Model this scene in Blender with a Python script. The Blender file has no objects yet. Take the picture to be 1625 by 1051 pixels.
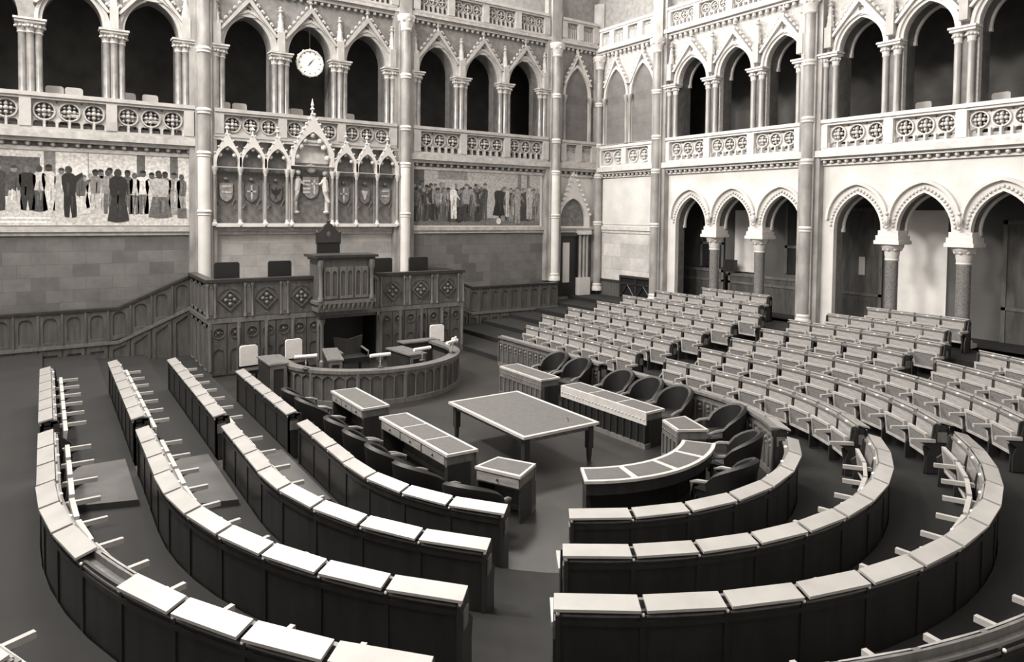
import bpy, bmesh, math, random
from mathutils import Vector, Matrix
from mathutils.geometry import tessellate_polygon
random.seed(7)
sc = bpy.context.scene
COL = sc.collection
PI = math.pi
def R(d): return math.radians(d)

# ------------------------------------------------------------------ camera
H = 4.9
yaw, pitch, roll, FPX, CYP = R(33.94), R(2.04), R(-.619), 1102.5, 380.4
fwd = Vector((math.sin(yaw)*math.cos(pitch), math.cos(yaw)*math.cos(pitch), -math.sin(pitch)))
rgt = Vector((math.cos(yaw), -math.sin(yaw), 0))
dwn = fwd.cross(rgt)
r2 = rgt*math.cos(roll) + dwn*math.sin(roll)
d2 = -rgt*math.sin(roll) + dwn*math.cos(roll)
cam = bpy.data.cameras.new('camera'); camo = bpy.data.objects.new('camera', cam); COL.objects.link(camo)
m = Matrix((r2, -d2, -fwd)).transposed().to_4x4(); m.translation = Vector((0, 0, H))
camo.matrix_world = m
cam.sensor_width = 36; cam.lens = FPX/1625*36; cam.shift_y = -(525.5-CYP)/1625; cam.clip_end = 200
sc.camera = camo
def project(p):
    q = Vector(p)-Vector((0, 0, H)); z = q.dot(fwd)
    if z < .2: return (-9999, -9999)
    return (812.5+FPX*q.dot(r2)/z, CYP+FPX*q.dot(d2)/z)
def inview(p, mg=60):
    x, y = project(p)
    return -mg < x < 1625+mg and -mg < y < 1040+mg

# ------------------------------------------------------------------ materials
def s2l(c): return c/12.92 if c <= .04045 else ((c+.055)/1.055)**2.4
TINT = (1.0, .968, .935)
MATS = {}
def mat(name, g, rough=.6, noise=0, nscale=3.0, spec=.5, bump=0, bscale=40, stretch=(1, 1, 1), metal=0, coat=0, emit=None, tint=TINT):
    if name in MATS: return MATS[name]
    M = bpy.data.materials.new(name); M.use_nodes = True
    nt = M.node_tree; b = nt.nodes['Principled BSDF']
    l = s2l(g/255)
    base = (l*tint[0], l*tint[1], l*tint[2], 1)
    b.inputs['Base Color'].default_value = base
    b.inputs['Roughness'].default_value = rough
    b.inputs['Specular IOR Level'].default_value = spec
    b.inputs['Metallic'].default_value = metal
    b.inputs['Coat Weight'].default_value = coat
    b.inputs['Coat Roughness'].default_value = .15
    tc = nt.nodes.new('ShaderNodeTexCoord'); mp = nt.nodes.new('ShaderNodeMapping')
    mp.inputs['Scale'].default_value = stretch
    nt.links.new(tc.outputs['Object'], mp.inputs['Vector'])
    if noise:
        n = nt.nodes.new('ShaderNodeTexNoise'); n.inputs['Scale'].default_value = nscale; n.inputs['Detail'].default_value = 5
        r = nt.nodes.new('ShaderNodeValToRGB'); r.color_ramp.elements[0].position = .3; r.color_ramp.elements[1].position = .7
        a = 1-noise; c = 1+noise
        r.color_ramp.elements[0].color = (base[0]*a, base[1]*a, base[2]*a, 1)
        r.color_ramp.elements[1].color = (min(1, base[0]*c), min(1, base[1]*c), min(1, base[2]*c), 1)
        nt.links.new(mp.outputs[0], n.inputs['Vector']); nt.links.new(n.outputs['Fac'], r.inputs[0]); nt.links.new(r.outputs[0], b.inputs['Base Color'])
    if bump:
        n2 = nt.nodes.new('ShaderNodeTexNoise'); n2.inputs['Scale'].default_value = bscale; n2.inputs['Detail'].default_value = 4
        bp = nt.nodes.new('ShaderNodeBump'); bp.inputs['Strength'].default_value = bump; bp.inputs['Distance'].default_value = .02
        nt.links.new(mp.outputs[0], n2.inputs['Vector']); nt.links.new(n2.outputs['Fac'], bp.inputs['Height']); nt.links.new(bp.outputs[0], b.inputs['Normal'])
    MATS[name] = M
    return M
def block_mat(name, g, lo, hi, w=.95, h=.42, mort=.85, bias=0):
    """ashlar blocks, every block with a shade of its own"""
    M = bpy.data.materials.new(name); M.use_nodes = True
    nt = M.node_tree; b = nt.nodes['Principled BSDF']
    b.inputs['Roughness'].default_value = .55
    tc = nt.nodes.new('ShaderNodeTexCoord'); sp = nt.nodes.new('ShaderNodeSeparateXYZ'); cb = nt.nodes.new('ShaderNodeCombineXYZ')
    nt.links.new(tc.outputs['Object'], sp.inputs[0]); nt.links.new(sp.outputs[0], cb.inputs[0]); nt.links.new(sp.outputs[2], cb.inputs[1])
    br = nt.nodes.new('ShaderNodeTexBrick')
    br.inputs['Scale'].default_value = 1; br.inputs['Brick Width'].default_value = w; br.inputs['Row Height'].default_value = h
    br.inputs['Mortar Size'].default_value = .006; br.inputs['Bias'].default_value = bias
    def c(v):
        l = s2l(v/255); return (l*TINT[0], l*TINT[1], l*TINT[2], 1)
    br.inputs['Color1'].default_value = c(lo); br.inputs['Color2'].default_value = c(hi); br.inputs['Mortar'].default_value = c(lo*mort)
    nt.links.new(cb.outputs[0], br.inputs['Vector'])
    n = nt.nodes.new('ShaderNodeTexNoise'); n.inputs['Scale'].default_value = 1.6; n.inputs['Detail'].default_value = 8; n.inputs['Roughness'].default_value = .65
    nt.links.new(cb.outputs[0], n.inputs['Vector'])
    mr = nt.nodes.new('ShaderNodeMapRange'); mr.inputs['From Min'].default_value = .3; mr.inputs['From Max'].default_value = .7
    mr.inputs['To Min'].default_value = .78; mr.inputs['To Max'].default_value = 1.18
    nt.links.new(n.outputs['Fac'], mr.inputs['Value'])
    mx = nt.nodes.new('ShaderNodeMixRGB'); mx.blend_type = 'MULTIPLY'; mx.inputs['Fac'].default_value = 1
    nt.links.new(br.outputs['Color'], mx.inputs[1]); nt.links.new(mr.outputs[0], mx.inputs[2])
    nt.links.new(mx.outputs[0], b.inputs['Base Color'])
    return M
M_STONE = mat('pale_stone', 205, .6, .12, 1.2, bump=.15, bscale=25)
M_STONE2 = mat('carved_stone', 198, .55, .16, 4, bump=.35, bscale=14)
M_PSH = mat('pier_shaft_marble', 128, .3, .3, 3, coat=.4)
M_STONEB = mat('shaded_stone', 172, .6, .16, 2.5, bump=.2, bscale=20)  # darker copy of the pale stone; the back wall's dim light is in its colour
M_STONEB2 = mat('shaded_carving', 176, .5, .22, 5, bump=.35, bscale=14)  # the same dimness put into the carved stone's colour
M_STONER, M_STONER2 = M_STONE, M_STONE2
M_JAMB = mat('shaded_jamb', 92, .45, .3, 4)  # dark colour stands for the shade on the arch reveals
M_DIAPER = mat('diapered_stone', 176, .6, .2, 9, bump=.5, bscale=12)
M_GFLOOR = mat('gallery_floor', 44, .8)
M_SHAFT = mat('column_stone', 146, .35, .34, 2.2, stretch=(1, 1, .5))
M_GRANITE = mat('dark_polished_granite', 112, .25, .45, 26, coat=.4)
M_WALLUP = mat('upper_wall_stone', 128, .7, .22, 5, bump=.5, bscale=10)
M_NICHE = block_mat('niche_ashlar', 120, 112, 98, .7, .35, .85, -.3)
M_BLOCK = block_mat('grey_ashlar', 120, 110, 70, .72, .4, .8, -.45)
M_BLOCKL = block_mat('pale_ashlar', 180, 172, 206, 1.2, .6)
M_BLOCKM = block_mat('mid_ashlar', 120, 176, 150, .9, .42, .8, -.4)
M_WOOD = mat('carved_oak', 84, .42, .3, 3, bump=.2, bscale=12, stretch=(3, 3, .6))
M_WOODM = mat('oak_moulding', 104, .35, .25, 4, stretch=(3, 3, .6))
M_WOODD = mat('dark_oak', 46, .38, .3, 3, stretch=(2, 2, .5))
M_BACK = mat('desk_back_oak', 40, .34, .22, 2.2, stretch=(3, 3, .5))
M_FLAP = mat('polished_desk_leaf', 164, .3, .1, 3, coat=1, spec=.9, stretch=(1, 1, 1))
M_SEAT = mat('polished_seat_oak', 150, .28, .22, 5, coat=.8, stretch=(1, 1, 4))
M_SEATF = mat('seat_frame_oak', 172, .35, .1, 5)
M_CANE = mat('woven_seat_pad', 118, .7, .45, 60)
M_ARM = mat('armrest_oak', 170, .3, .1, 5, coat=.4)
M_CAP = mat('brass_knob', 235, .3, spec=.8)
M_LEATHER = mat('dark_leather', 20, .55, .3, 5, bump=.15, bscale=30)
M_BAIZE = mat('desk_leather_inset', 86, .75, .12, 12)
M_TRIMW = mat('pale_edge_wood', 185, .35, .1, 6)
M_FLOOR = mat('carpeted_floor', 46, .36, .3, .8, bump=.1, bscale=60)
M_TIER = mat('tier_carpet', 24, .85, .3, 1.2)
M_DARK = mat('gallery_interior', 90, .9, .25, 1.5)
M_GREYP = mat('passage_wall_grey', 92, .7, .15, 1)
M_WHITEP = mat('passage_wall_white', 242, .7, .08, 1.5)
M_WHITE = mat('white_upholstery', 225, .6, .06, 8)
M_CLOCK = mat('clock_face', 232, .5)
M_INK = mat('clock_ink', 30, .6)
M_BLACK = mat('black_leather', 26, .5, .2, 6)
M_GLASSL = mat('lit_pane', 200, .3)
M_IRON = mat('dark_iron', 38, .5)
M_SHIELD = mat('painted_panel', 104, .6, .35, 6)
GREYS = {}
def grey(v):
    v = int(round(v/12)*12)
    if v not in GREYS: GREYS[v] = mat('fresco_tone_%d' % v, v, .85, .3, 12)
    return GREYS[v]

# ------------------------------------------------------------------ mesh builder
class MB:
    def __init__(s): s.v = []; s.f = []; s.mi = []; s.cur = 0; s.mats = []
    def use(s, m):
        if m not in s.mats: s.mats.append(m)
        s.cur = s.mats.index(m)
    def add(s, vs, fs):
        o = len(s.v); s.v += [tuple(p) for p in vs]
        for f in fs: s.f.append([i+o for i in f]); s.mi.append(s.cur)
    def box(s, x0, x1, y0, y1, z0, z1):
        s.add([(x, y, z) for z in (z0, z1) for y in (y0, y1) for x in (x0, x1)],
              [(0, 2, 3, 1), (4, 5, 7, 6), (0, 1, 5, 4), (2, 6, 7, 3), (0, 4, 6, 2), (1, 3, 7, 5)])
    def prism(s, poly, z0, z1, zt=None):
        n = len(poly)
        top = [(p[0], p[1], (zt[i] if zt else z1)) for i, p in enumerate(poly)]
        s.add([(p[0], p[1], (z0[i] if isinstance(z0, (list, tuple)) else z0)) for i, p in enumerate(poly)]+top,
              [list(range(n))[::-1], list(range(n, 2*n))]+[(i, (i+1) % n, n+(i+1) % n, n+i) for i in range(n)])
    def slab(s, outer, holes, y0, y1):
        """polygon with holes in XZ, thick from y0 to y1"""
        loops = [outer]+list(holes)
        tri = tessellate_polygon([[Vector((p[0], p[1], 0)) for p in l] for l in loops])
        flat = [p for l in loops for p in l]; n = len(flat)
        fs = [tuple(t) for t in tri]+[tuple(i+n for i in t[::-1]) for t in tri]
        o = 0
        for l in loops:
            k = len(l)
            for i in range(k): fs.append((o+i, o+(i+1) % k, n+o+(i+1) % k, n+o+i))
            o += k
        s.add([(p[0], y0, p[1]) for p in flat]+[(p[0], y1, p[1]) for p in flat], fs)
    def lathe(s, prof, cx=0, cy=0, n=16, a0=0, a1=2*PI):
        full = abs(a1-a0-2*PI) < 1e-6; k = n if full else n+1
        vs = []
        for r, z in prof:
            for i in range(k):
                a = a0+(a1-a0)*i/n; vs.append((cx+r*math.cos(a), cy+r*math.sin(a), z))
        fs = []
        for j in range(len(prof)-1):
            for i in range(n):
                i2 = (i+1) % k; fs.append((j*k+i, j*k+i2, (j+1)*k+i2, (j+1)*k+i))
        if full:
            fs.append(list(range(k))[::-1]); fs.append([(len(prof)-1)*k+i for i in range(k)])
        s.add(vs, fs)
    def tube(s, pts, r, n=6, cap=True):
        pts = [Vector(p) for p in pts]; vs = []
        for i, p in enumerate(pts):
            d = (pts[min(i+1, len(pts)-1)]-pts[max(i-1, 0)]).normalized()
            a = d.cross(Vector((0, 0, 1)))
            if a.length < .05: a = d.cross(Vector((0, 1, 0)))
            a.normalize(); b = d.cross(a)
            rr = r[i] if isinstance(r, (list, tuple)) else r
            for j in range(n): vs.append(p+a*rr*math.cos(2*PI*j/n)+b*rr*math.sin(2*PI*j/n))
        fs = [(i*n+j, i*n+(j+1) % n, (i+1)*n+(j+1) % n, (i+1)*n+j) for i in range(len(pts)-1) for j in range(n)]
        if cap: fs += [list(range(n))[::-1], [(len(pts)-1)*n+j for j in range(n)]]
        s.add(vs, fs)
    def ball(s, x, y, z, r, n=8, sz=1):
        s.lathe([(r*math.sin(PI*i/6)+1e-4, z-r*sz*math.cos(PI*i/6)) for i in range(7)], x, y, n)
    def build(s, name, material=None, parent=None, smooth=True, loc=None, rz=0):
        me = bpy.data.meshes.new(name); me.from_pydata(s.v, [], s.f)
        if s.mats:
            for m_ in s.mats: me.materials.append(m_)
            me.polygons.foreach_set('material_index', s.mi)
        elif material: me.materials.append(material)
        bm = bmesh.new(); bm.from_mesh(me); bmesh.ops.recalc_face_normals(bm, faces=bm.faces); bm.to_mesh(me); bm.free()
        if smooth:
            me.shade_smooth(); me.set_sharp_from_angle(angle=R(32))
        o = bpy.data.objects.new(name, me); COL.objects.link(o)
        if parent: o.parent = parent
        if loc: o.location = loc
        if rz: o.rotation_euler.z = rz
        return o
def tag(o, label=None, cat=None, group=None, kind=None):
    for k, v in (('label', label), ('category', cat), ('group', group), ('kind', kind)):
        if v: o[k] = v
    return o
def thing(name, loc, rz, label, cat, group=None):
    o = bpy.data.objects.new(name, None); o.empty_display_size = .2; COL.objects.link(o)
    o.location = loc; o.rotation_euler.z = rz
    return tag(o, label, cat, group)
KIDS = {}
def copy_tree(o, parent=None):
    c = o.copy(); COL.objects.link(c)
    if parent: c.parent = parent
    for ch in [x for x in o.children]: copy_tree(ch, c)
    return c
def place(proto, used, loc, rz, label, cat=None, group=None):
    o = proto if not used else copy_tree(proto)
    o.location = loc; o.rotation_euler.z = rz
    tag(o, label, cat, group)
    return o
ORD = ['first', 'second', 'third', 'fourth', 'fifth', 'sixth', 'seventh', 'eighth', 'ninth', 'tenth', 'eleventh', 'twelfth', 'thirteenth', 'fourteenth']

def arch(cx, w, spring, rise, n=8, base=None):
    """pointed arch outline, from base left over the apex to base right"""
    Rr = (w*w+rise*rise)/(2*w); pts = []
    if base is not None: pts.append((cx-w, base))
    a1 = math.atan2(rise, Rr-w) if Rr > w else PI-math.atan2(rise, w-Rr)
    for i in range(n+1):
        a = a1*i/n; pts.append((cx-w+Rr-Rr*math.cos(a), spring+Rr*math.sin(a)))
    right = [(2*cx-x, z) for x, z in reversed(pts[:-1])]
    return pts+right
def circle(cx, cz, r, n=14, ph=0): return [(cx+r*math.cos(2*PI*i/n+ph), cz+r*math.sin(2*PI*i/n+ph)) for i in range(n)]
def foil(cx, cz, r, k=4, n=24, depth=.3, ph=0):
    pts = []
    for i in range(n):
        a = 2*PI*i/n; rr = r*(1-depth+depth*abs(math.cos(k*(a+ph)/2)))
        pts.append((cx+rr*math.cos(a), cz+rr*math.sin(a)))
    return pts

XR, YB, XL, YF, ZC = 22.3, 25.8, -5.84, -6.0, 24.0
# =================================================================== SETTING
CX0, CY0 = 8.23, 10.52
def rk(k): return 4.32+1.345*(k-1)
def tz(k): return .16*(k-1)
b = MB(); b.box(XL, XR+4, YF, YB+.3, -.3, 0)
tag(b.build('floor', M_FLOOR), kind='structure')
def upath(r, ytop, n=40):
    return [(CX0-r, ytop)]+[(CX0-r*math.cos(PI*i/n), CY0-r*math.sin(PI*i/n)) for i in range(n+1)]+[(CX0+r, ytop)]
for k in range(2, 9):
    r = rk(k-1)-.03
    inner = upath(r, YB-1.0) if k > 2 else upath(r, 24.75)
    x1 = XR+(2.6 if tz(k) > .9 else 0)
    b = MB()
    # ring as quads: inner path to a rectangle, cut in three pieces
    pts = inner
    mid = len(pts)//2
    ytop = YB
    left = [(XL, ytop), (pts[0][0], ytop)]+pts[:mid+1]+[(CX0, YF), (XL, YF)]
    right = [(pts[-1][0], ytop), (x1, ytop), (x1, YF), (CX0, YF)]+pts[mid:]
    for poly in (left, right):
        tri = tessellate_polygon([[Vector((p[0], p[1], 0)) for p in poly]])
        n = len(poly); z0 = tz(k)-.16+.001; z1 = tz(k)
        b.add([(p[0], p[1], z0) for p in poly]+[(p[0], p[1], z1) for p in poly],
              [tuple(i+n for i in t) for t in tri]+[(i, (i+1) % n, n+(i+1) % n, n+i) for i in range(n)])
    tag(b.build('floor', M_TIER, smooth=False), kind='structure')

for k in range(2, 5):     # low raised crossing between the two left blocks, one step above each tier
    xo, xi = CX0-rk(k)+.0, CX0-rk(k-1)-.1
    f = lambda x: 11.93-.29*x
    b = MB(); b.prism([(xo, f(xo)), (xi, f(xi)), (xi, 13.66), (xo, 13.66)], tz(k)-.01, tz(k)+.1); tag(b.build('floor', mat('lit_crossing_carpet', 74, .45, .3, 1.5), smooth=False), kind='structure')  # paler than the tiers: light falling on the crossing is put into its colour
# ---- back wall: arches of the upper gallery are real openings (local x = world x)
def wall_arches_back():
    hs = []
    for bay in (.8, 8.23, 15.7):
        for i in (-1, 0, 1): hs.append(bay+2.2*i)
    return hs
BA = wall_arches_back()
ARW, ASP, AR = .80, 10.78, 1.02
TH = .7
b = MB()
holes = [arch(c, ARW, ASP, AR, 8, 7.55) for c in BA]
b.slab([(XL, 6.8), (XR, 6.8), (XR, ZC), (XL, ZC)], holes, 0, TH)
tag(b.build('wall_back', M_WALLUP, loc=(0, YB, 0)), kind='structure')
b = MB(); b.box(XL, XR+4, 0, TH, 4.3, 6.8)
tag(b.build('wall_back', M_STONE, loc=(0, YB, 0)), kind='structure')
b = MB(); b.box(XL, 4.5, -.02, TH, 0, 4.3); b.box(11.95, XR, -.02, TH, 0, 4.3)
tag(b.build('wall_back', M_BLOCK, loc=(0, YB, 0)), kind='structure')
b = MB(); b.box(4.5, 11.95, -.02, TH, 0, 4.3)
tag(b.build('wall_back', M_BLOCKM, loc=(0, YB, 0)), kind='structure')
# gallery room behind
b = MB(); b.box(XL, XR, TH, 5, 7.2, 7.45)
tag(b.build('floor', M_GFLOOR, loc=(0, YB, 0)), kind='structure')
b = MB(); b.box(XL, XR+5, 4, 4.2, 7.2, 13)
tag(b.build('wall_gallery_back', M_DARK, loc=(0, YB, 0)), kind='structure')
b = MB(); b.box(XL, XR, TH, 5, 12.9, 13.1)
tag(b.build('ceiling', M_DARK, loc=(0, YB, 0)), kind='structure')
# ---- right wall (local x = -world y)
RU = [19.87, 17.72, 15.57]; RU2 = [12.72, 10.62, 8.5]; RU3 = [5.5, 3.4, 1.3]
lowc = RU+RU2+RU3
LW, LSP, LR = .80, 4.55, 1.17
holes = []
for tri3 in (RU, RU2, RU3):
    h_ = [(-tri3[0]-LW, 1.12)]
    for y in tri3: h_ += arch(-y, LW, LSP, LR, 8, 4.25)
    h_ += [(-tri3[2]+LW, 1.12)]
    holes.append(h_)
b = MB()
b.slab([(-YB, 0), (6, 0), (6, 6.8), (-YB, 6.8)], holes, 0, .2)
tag(b.build('wall_right', M_STONE, loc=(XR, 0, 0), rz=-PI/2), kind='structure')
b = MB(); b.slab([(-YB, 0), (6, 0), (6, 6.8), (-YB, 6.8)], holes, .201, .55)  # inner layer coloured dark to carry the shade of the reveals
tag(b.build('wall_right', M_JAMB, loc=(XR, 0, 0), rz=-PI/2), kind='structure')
def reveal_ring(w, sp, ri, y0, y1):
    root = thing('inner_arch', (0, 0, 0), 0, '-', 'arch')
    o = arch(0, w+.0, sp, ri, 12); i = arch(0, w-.07, sp, ri-.08, 12); b = MB()
    for j in range(len(o)-1):
        p, q, r_, s_ = i[j], i[j+1], o[j+1], o[j]
        b.add([(p[0], y0, p[1]), (q[0], y0, q[1]), (r_[0], y0, r_[1]), (s_[0], y0, s_[1]), (p[0], y1, p[1]), (q[0], y1, q[1]), (r_[0], y1, r_[1]), (s_[0], y1, s_[1])],
              [(0, 1, 2, 3), (0, 4, 5, 1), (3, 2, 6, 7), (1, 5, 6, 2), (0, 3, 7, 4)])
    b.build('arch_rib', M_STONE, root)
    b = MB()
    for sx in (-1, 1): b.box(sx*(w-.03)-.05, sx*(w-.03)+.05, y0-.04, y1, sp-.12, sp)
    b.build('impost', M_STONE2, root)
    return root
RAW, RSP, RAR = .74, 10.5, 1.0
for (w_, sp_, ri_, y0_, y1_), nm_ in (((LW, LSP, LR, .5, .58), 'low'), ((RAW, RSP, RAR, .6, .68), 'upper')):
    pr_ = reveal_ring(w_, sp_, ri_, y0_, y1_); u_ = False
    for y, n_ in zip(RU+RU2, ('farthest arch', 'second arch', 'third arch', 'fourth arch', 'fifth arch', 'arch at the picture edge')):
        place(pr_, u_, (XR, y, 0), -PI/2, 'pale inner rib behind the %s %s, right wall' % (nm_, n_), 'arch', None); u_ = True
holes = [arch(-y, RAW, RSP, RAR, 8, 7.4) for y in lowc]
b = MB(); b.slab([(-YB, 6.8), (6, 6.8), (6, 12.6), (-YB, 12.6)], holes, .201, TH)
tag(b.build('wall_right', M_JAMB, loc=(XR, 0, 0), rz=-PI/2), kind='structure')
b = MB(); b.slab([(-YB, 6.8), (6, 6.8), (6, 12.6), (-YB, 12.6)], holes, 0, .2)
tag(b.build('wall_right', M_DIAPER, loc=(XR, 0, 0), rz=-PI/2), kind='structure')
b = MB(); b.box(-YB, 6, 0, TH, 12.6, ZC); tag(b.build('wall_right', M_WALLUP, loc=(XR, 0, 0), rz=-PI/2), kind='structure')
b = MB(); b.box(-YB, 6, .6, 4, 7.0, 7.25)
tag(b.build('floor', M_GFLOOR, loc=(XR, 0, 0), rz=-PI/2), kind='structure')
b = MB(); b.box(-YB-1, 6, 3.6, 3.8, 7.0, 13)
tag(b.build('wall_gallery_right', M_DARK, loc=(XR, 0, 0), rz=-PI/2), kind='structure')
b = MB(); b.box(-YB, 6, .7, 3.6, 12.6, 12.8)
tag(b.build('ceiling', M_DARK, loc=(XR, 0, 0), rz=-PI/2), kind='structure')
# passage behind the lower arcade
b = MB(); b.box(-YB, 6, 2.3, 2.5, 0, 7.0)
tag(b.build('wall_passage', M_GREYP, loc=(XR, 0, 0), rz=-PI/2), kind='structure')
# other walls, ceiling
for nm, bx in (('wall_left', (XL-.4, XL, YF, YB, 0, ZC)), ('wall_front', (XL, XR, YF-.4, YF, 0, ZC))):
    b = MB(); b.box(*bx); tag(b.build(nm, M_STONE, smooth=False), kind='structure')
b = MB(); b.box(XL, XR, YF, YB, ZC, ZC+.3)
tag(b.build('ceiling', M_STONE, smooth=False), kind='structure')

# ---- string courses and cornices
M_STONE, M_STONE2 = M_STONEB, M_STONEB2
def trim(n_, boxes, matl, loc, rz, extra=None):
    b = MB()
    for bx in boxes: b.box(*bx)
    if extra: extra(b)
    return tag(b.build('trim_%d' % n_, matl, loc=loc, rz=rz), kind='structure')
BW = ((0, YB, 0), 0); RW = ((XR, 0, 0), -PI/2)
trim(1, [(XL, XR, -.14, 0, 4.22, 4.38), (XL, XR, -.08, 0, 4.1, 4.22)], M_STONE2, *BW)
def teeth(x0, x1, z, y, step=.32, r=.075):
    def f(b):
        x = x0
        while x < x1:
            b.ball(x, y, z, r, 6); x += step
    return f
for n_, xa, xb in ((2, XL, 4.5), (9, 11.95, XR)):
    trim(n_, [(xa, xb, -.34, 0, 7.1, 7.34), (xa, xb, -.22, 0, 6.98, 7.1), (xa, xb, -.08, 0, 6.72, 6.84)], M_STONE2, *BW, extra=teeth(max(-2, xa), xb, 6.92, -.1))
trim(10, [(4.5, 11.95, -.3, 0, 7.38, 7.5)], M_STONE2, *BW)
trim(3, [(XL, XR, -.32, 0, 12.85, 13.0), (XL, XR, -.18, 0, 12.72, 12.85)], M_STONE2, *BW, extra=teeth(-2, XR, 12.66, -.1, .26, .07))
M_STONE, M_STONE2 = M_STONER, M_STONER2
trim(4, [(-YB, 6, -.34, 0, 6.98, 7.2), (-YB, 6, -.22, 0, 6.88, 6.98), (-YB, 6, -.08, 0, 6.7, 6.76)], M_STONE2, *RW, extra=teeth(-YB, 4, 6.82, -.12, .26, .07))
trim(5, [(-YB, 6, -.32, 0, 12.68, 12.84), (-YB, 6, -.18, 0, 12.58, 12.68)], M_STONE2, *RW, extra=teeth(-YB, 4, 12.5, -.12, .28, .08))
trim(6, [(-25.7, -21.7, -.1, 0, 4.24, 4.42), (-25.7, -21.7, -.05, 0, 4.1, 4.24)], M_STONE2, *RW)

# =================================================================== COLUMNS
def make_column(r, z0, zcap, zring, zt, pil, matl=M_SHAFT, low=None):
    root = thing('wall_column', (0, 0, 0), 0, '-', 'column')
    b = MB(); b.lathe([(r*1.0, z0+.35), (r, zring-.1)], 0, 0, 20); b.build('shaft', low or matl, root)
    b = MB(); b.lathe([(r*.93, zring+.08), (r*.93, zcap-.5)], 0, 0, 20)
    b.build('shaft', matl, root)
    b = MB(); b.lathe([(r*1.35, z0), (r*1.35, z0+.15), (r*1.15, z0+.22), (r*1.2, z0+.3), (r, z0+.36)], 0, 0, 20); b.build('base', M_STONE2, root)
    b = MB()
    for zz in (zring, zring+1.45, (zring+zcap)/2+.6, (z0+zring)/2+.5):
        b.lathe([(r, zz-.12), (r*1.12, zz-.09), (r*1.05, zz-.04), (r*1.2, zz+.02), (r*1.1, zz+.07), (r*.95, zz+.1)], 0, 0, 20)
    b.build('ring', M_STONE2, root)
    b = MB(); b.lathe([(r, zcap-.55), (r*1.15, zcap-.5), (r*1.05, zcap-.45), (r*1.3, zcap-.25), (r*1.7, zcap-.08), (r*1.8, zcap-.02), (r*1.8, zcap+.06), (r*1.2, zcap+.1)], 0, 0, 16)
    for i in range(8):
        a = PI*i/4; b.ball(r*1.45*math.cos(a), r*1.45*math.sin(a), zcap-.15, r*.3, 6)
    b.build('capital', M_STONE2, root)
    b = MB(); b.box(-pil, pil, .1, .45, z0, zt); b.box(-pil*.62, pil*.62, 0, .2, z0, zt)
    b.build('pilaster', matl, root)
    return root
colB = make_column(.2, 1.9, 12.65, 6.85, 15, .43, low=M_STONER)
names = ['between the painting and the coat-of-arms niches, leftmost in view', 'between the niches and the dark crowd painting', 'right of the dark crowd painting, beside the small door']
used = False
for i, x in enumerate((4.5, 11.95, 19.47)):
    place(colB, used, (x, YB-.38, 0), 0, 'tall banded stone wall column on the back wall, '+names[i], 'column', None); used = True
colC = make_column(.19, 1.3, 12.4, 6.8, 15, .3); used = False
place(colC, False, (22.12, YB-.3, 0), R(-45), 'tall slim stone column standing in the far corner of the hall', 'column')
colR = make_column(.2, 1.2, 12.45, 6.85, 15, .4)
place(colR, False, (XR-.38, 21.5, 0), -PI/2, 'tall stone column on the right wall between the blank bay and the arcades', 'column')
place(colR, True, (XR-.38, 14.33, 0), -PI/2, 'tall stone column on the right wall between the two triple arcades', 'column')
place(colR, True, (XR-.38, 7.17, 0), -PI/2, 'tall stone column on the right wall beyond the right picture edge', 'column')

# =================================================================== UPPER ARCADE THINGS (local: x right, -y into the hall, z up)
def make_pier(w, z0, zc, name='gallery_pier', sh=(-1, 0, 1), ms=None):
    root = thing(name, (0, 0, 0), 0, '-', 'pier')
    for sx in sh:
        b = MB(); rr = w*.17; b.lathe([(rr*1.5, z0), (rr*1.5, z0+.1), (rr, z0+.2), (rr, zc-.35)], sx*w*.33, -.1 if sx else -.17, 12)
        b.build('shaft', ms or M_PSH, root)
    b = MB()
    for sx in sh:
        rr = w*.17; b.lathe([(rr, zc-.4), (rr*1.25, zc-.36), (rr*1.1, zc-.32), (rr*1.5, zc-.14), (rr*1.9, zc-.08)], sx*w*.33, -.1 if sx else -.17, 12)
        for i in range(6): b.ball(sx*w*.33+rr*1.5*math.cos(PI+PI*i/5), (-.1 if sx else -.17)+rr*1.5*math.sin(PI+PI*i/5), zc-.18, rr*.45, 6)
    b.box(-w*.62, w*.62, -.32, .05, zc-.08, zc); b.box(-w*.68, w*.68, -.36, .08, zc, zc+.06)
    b.build('capital', M_STONE2, root)
    b = MB(); b.box(-w*.5, w*.5, -.06, .3, z0, zc-.05); b.build('core', M_JAMB, root)
    return root
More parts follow.
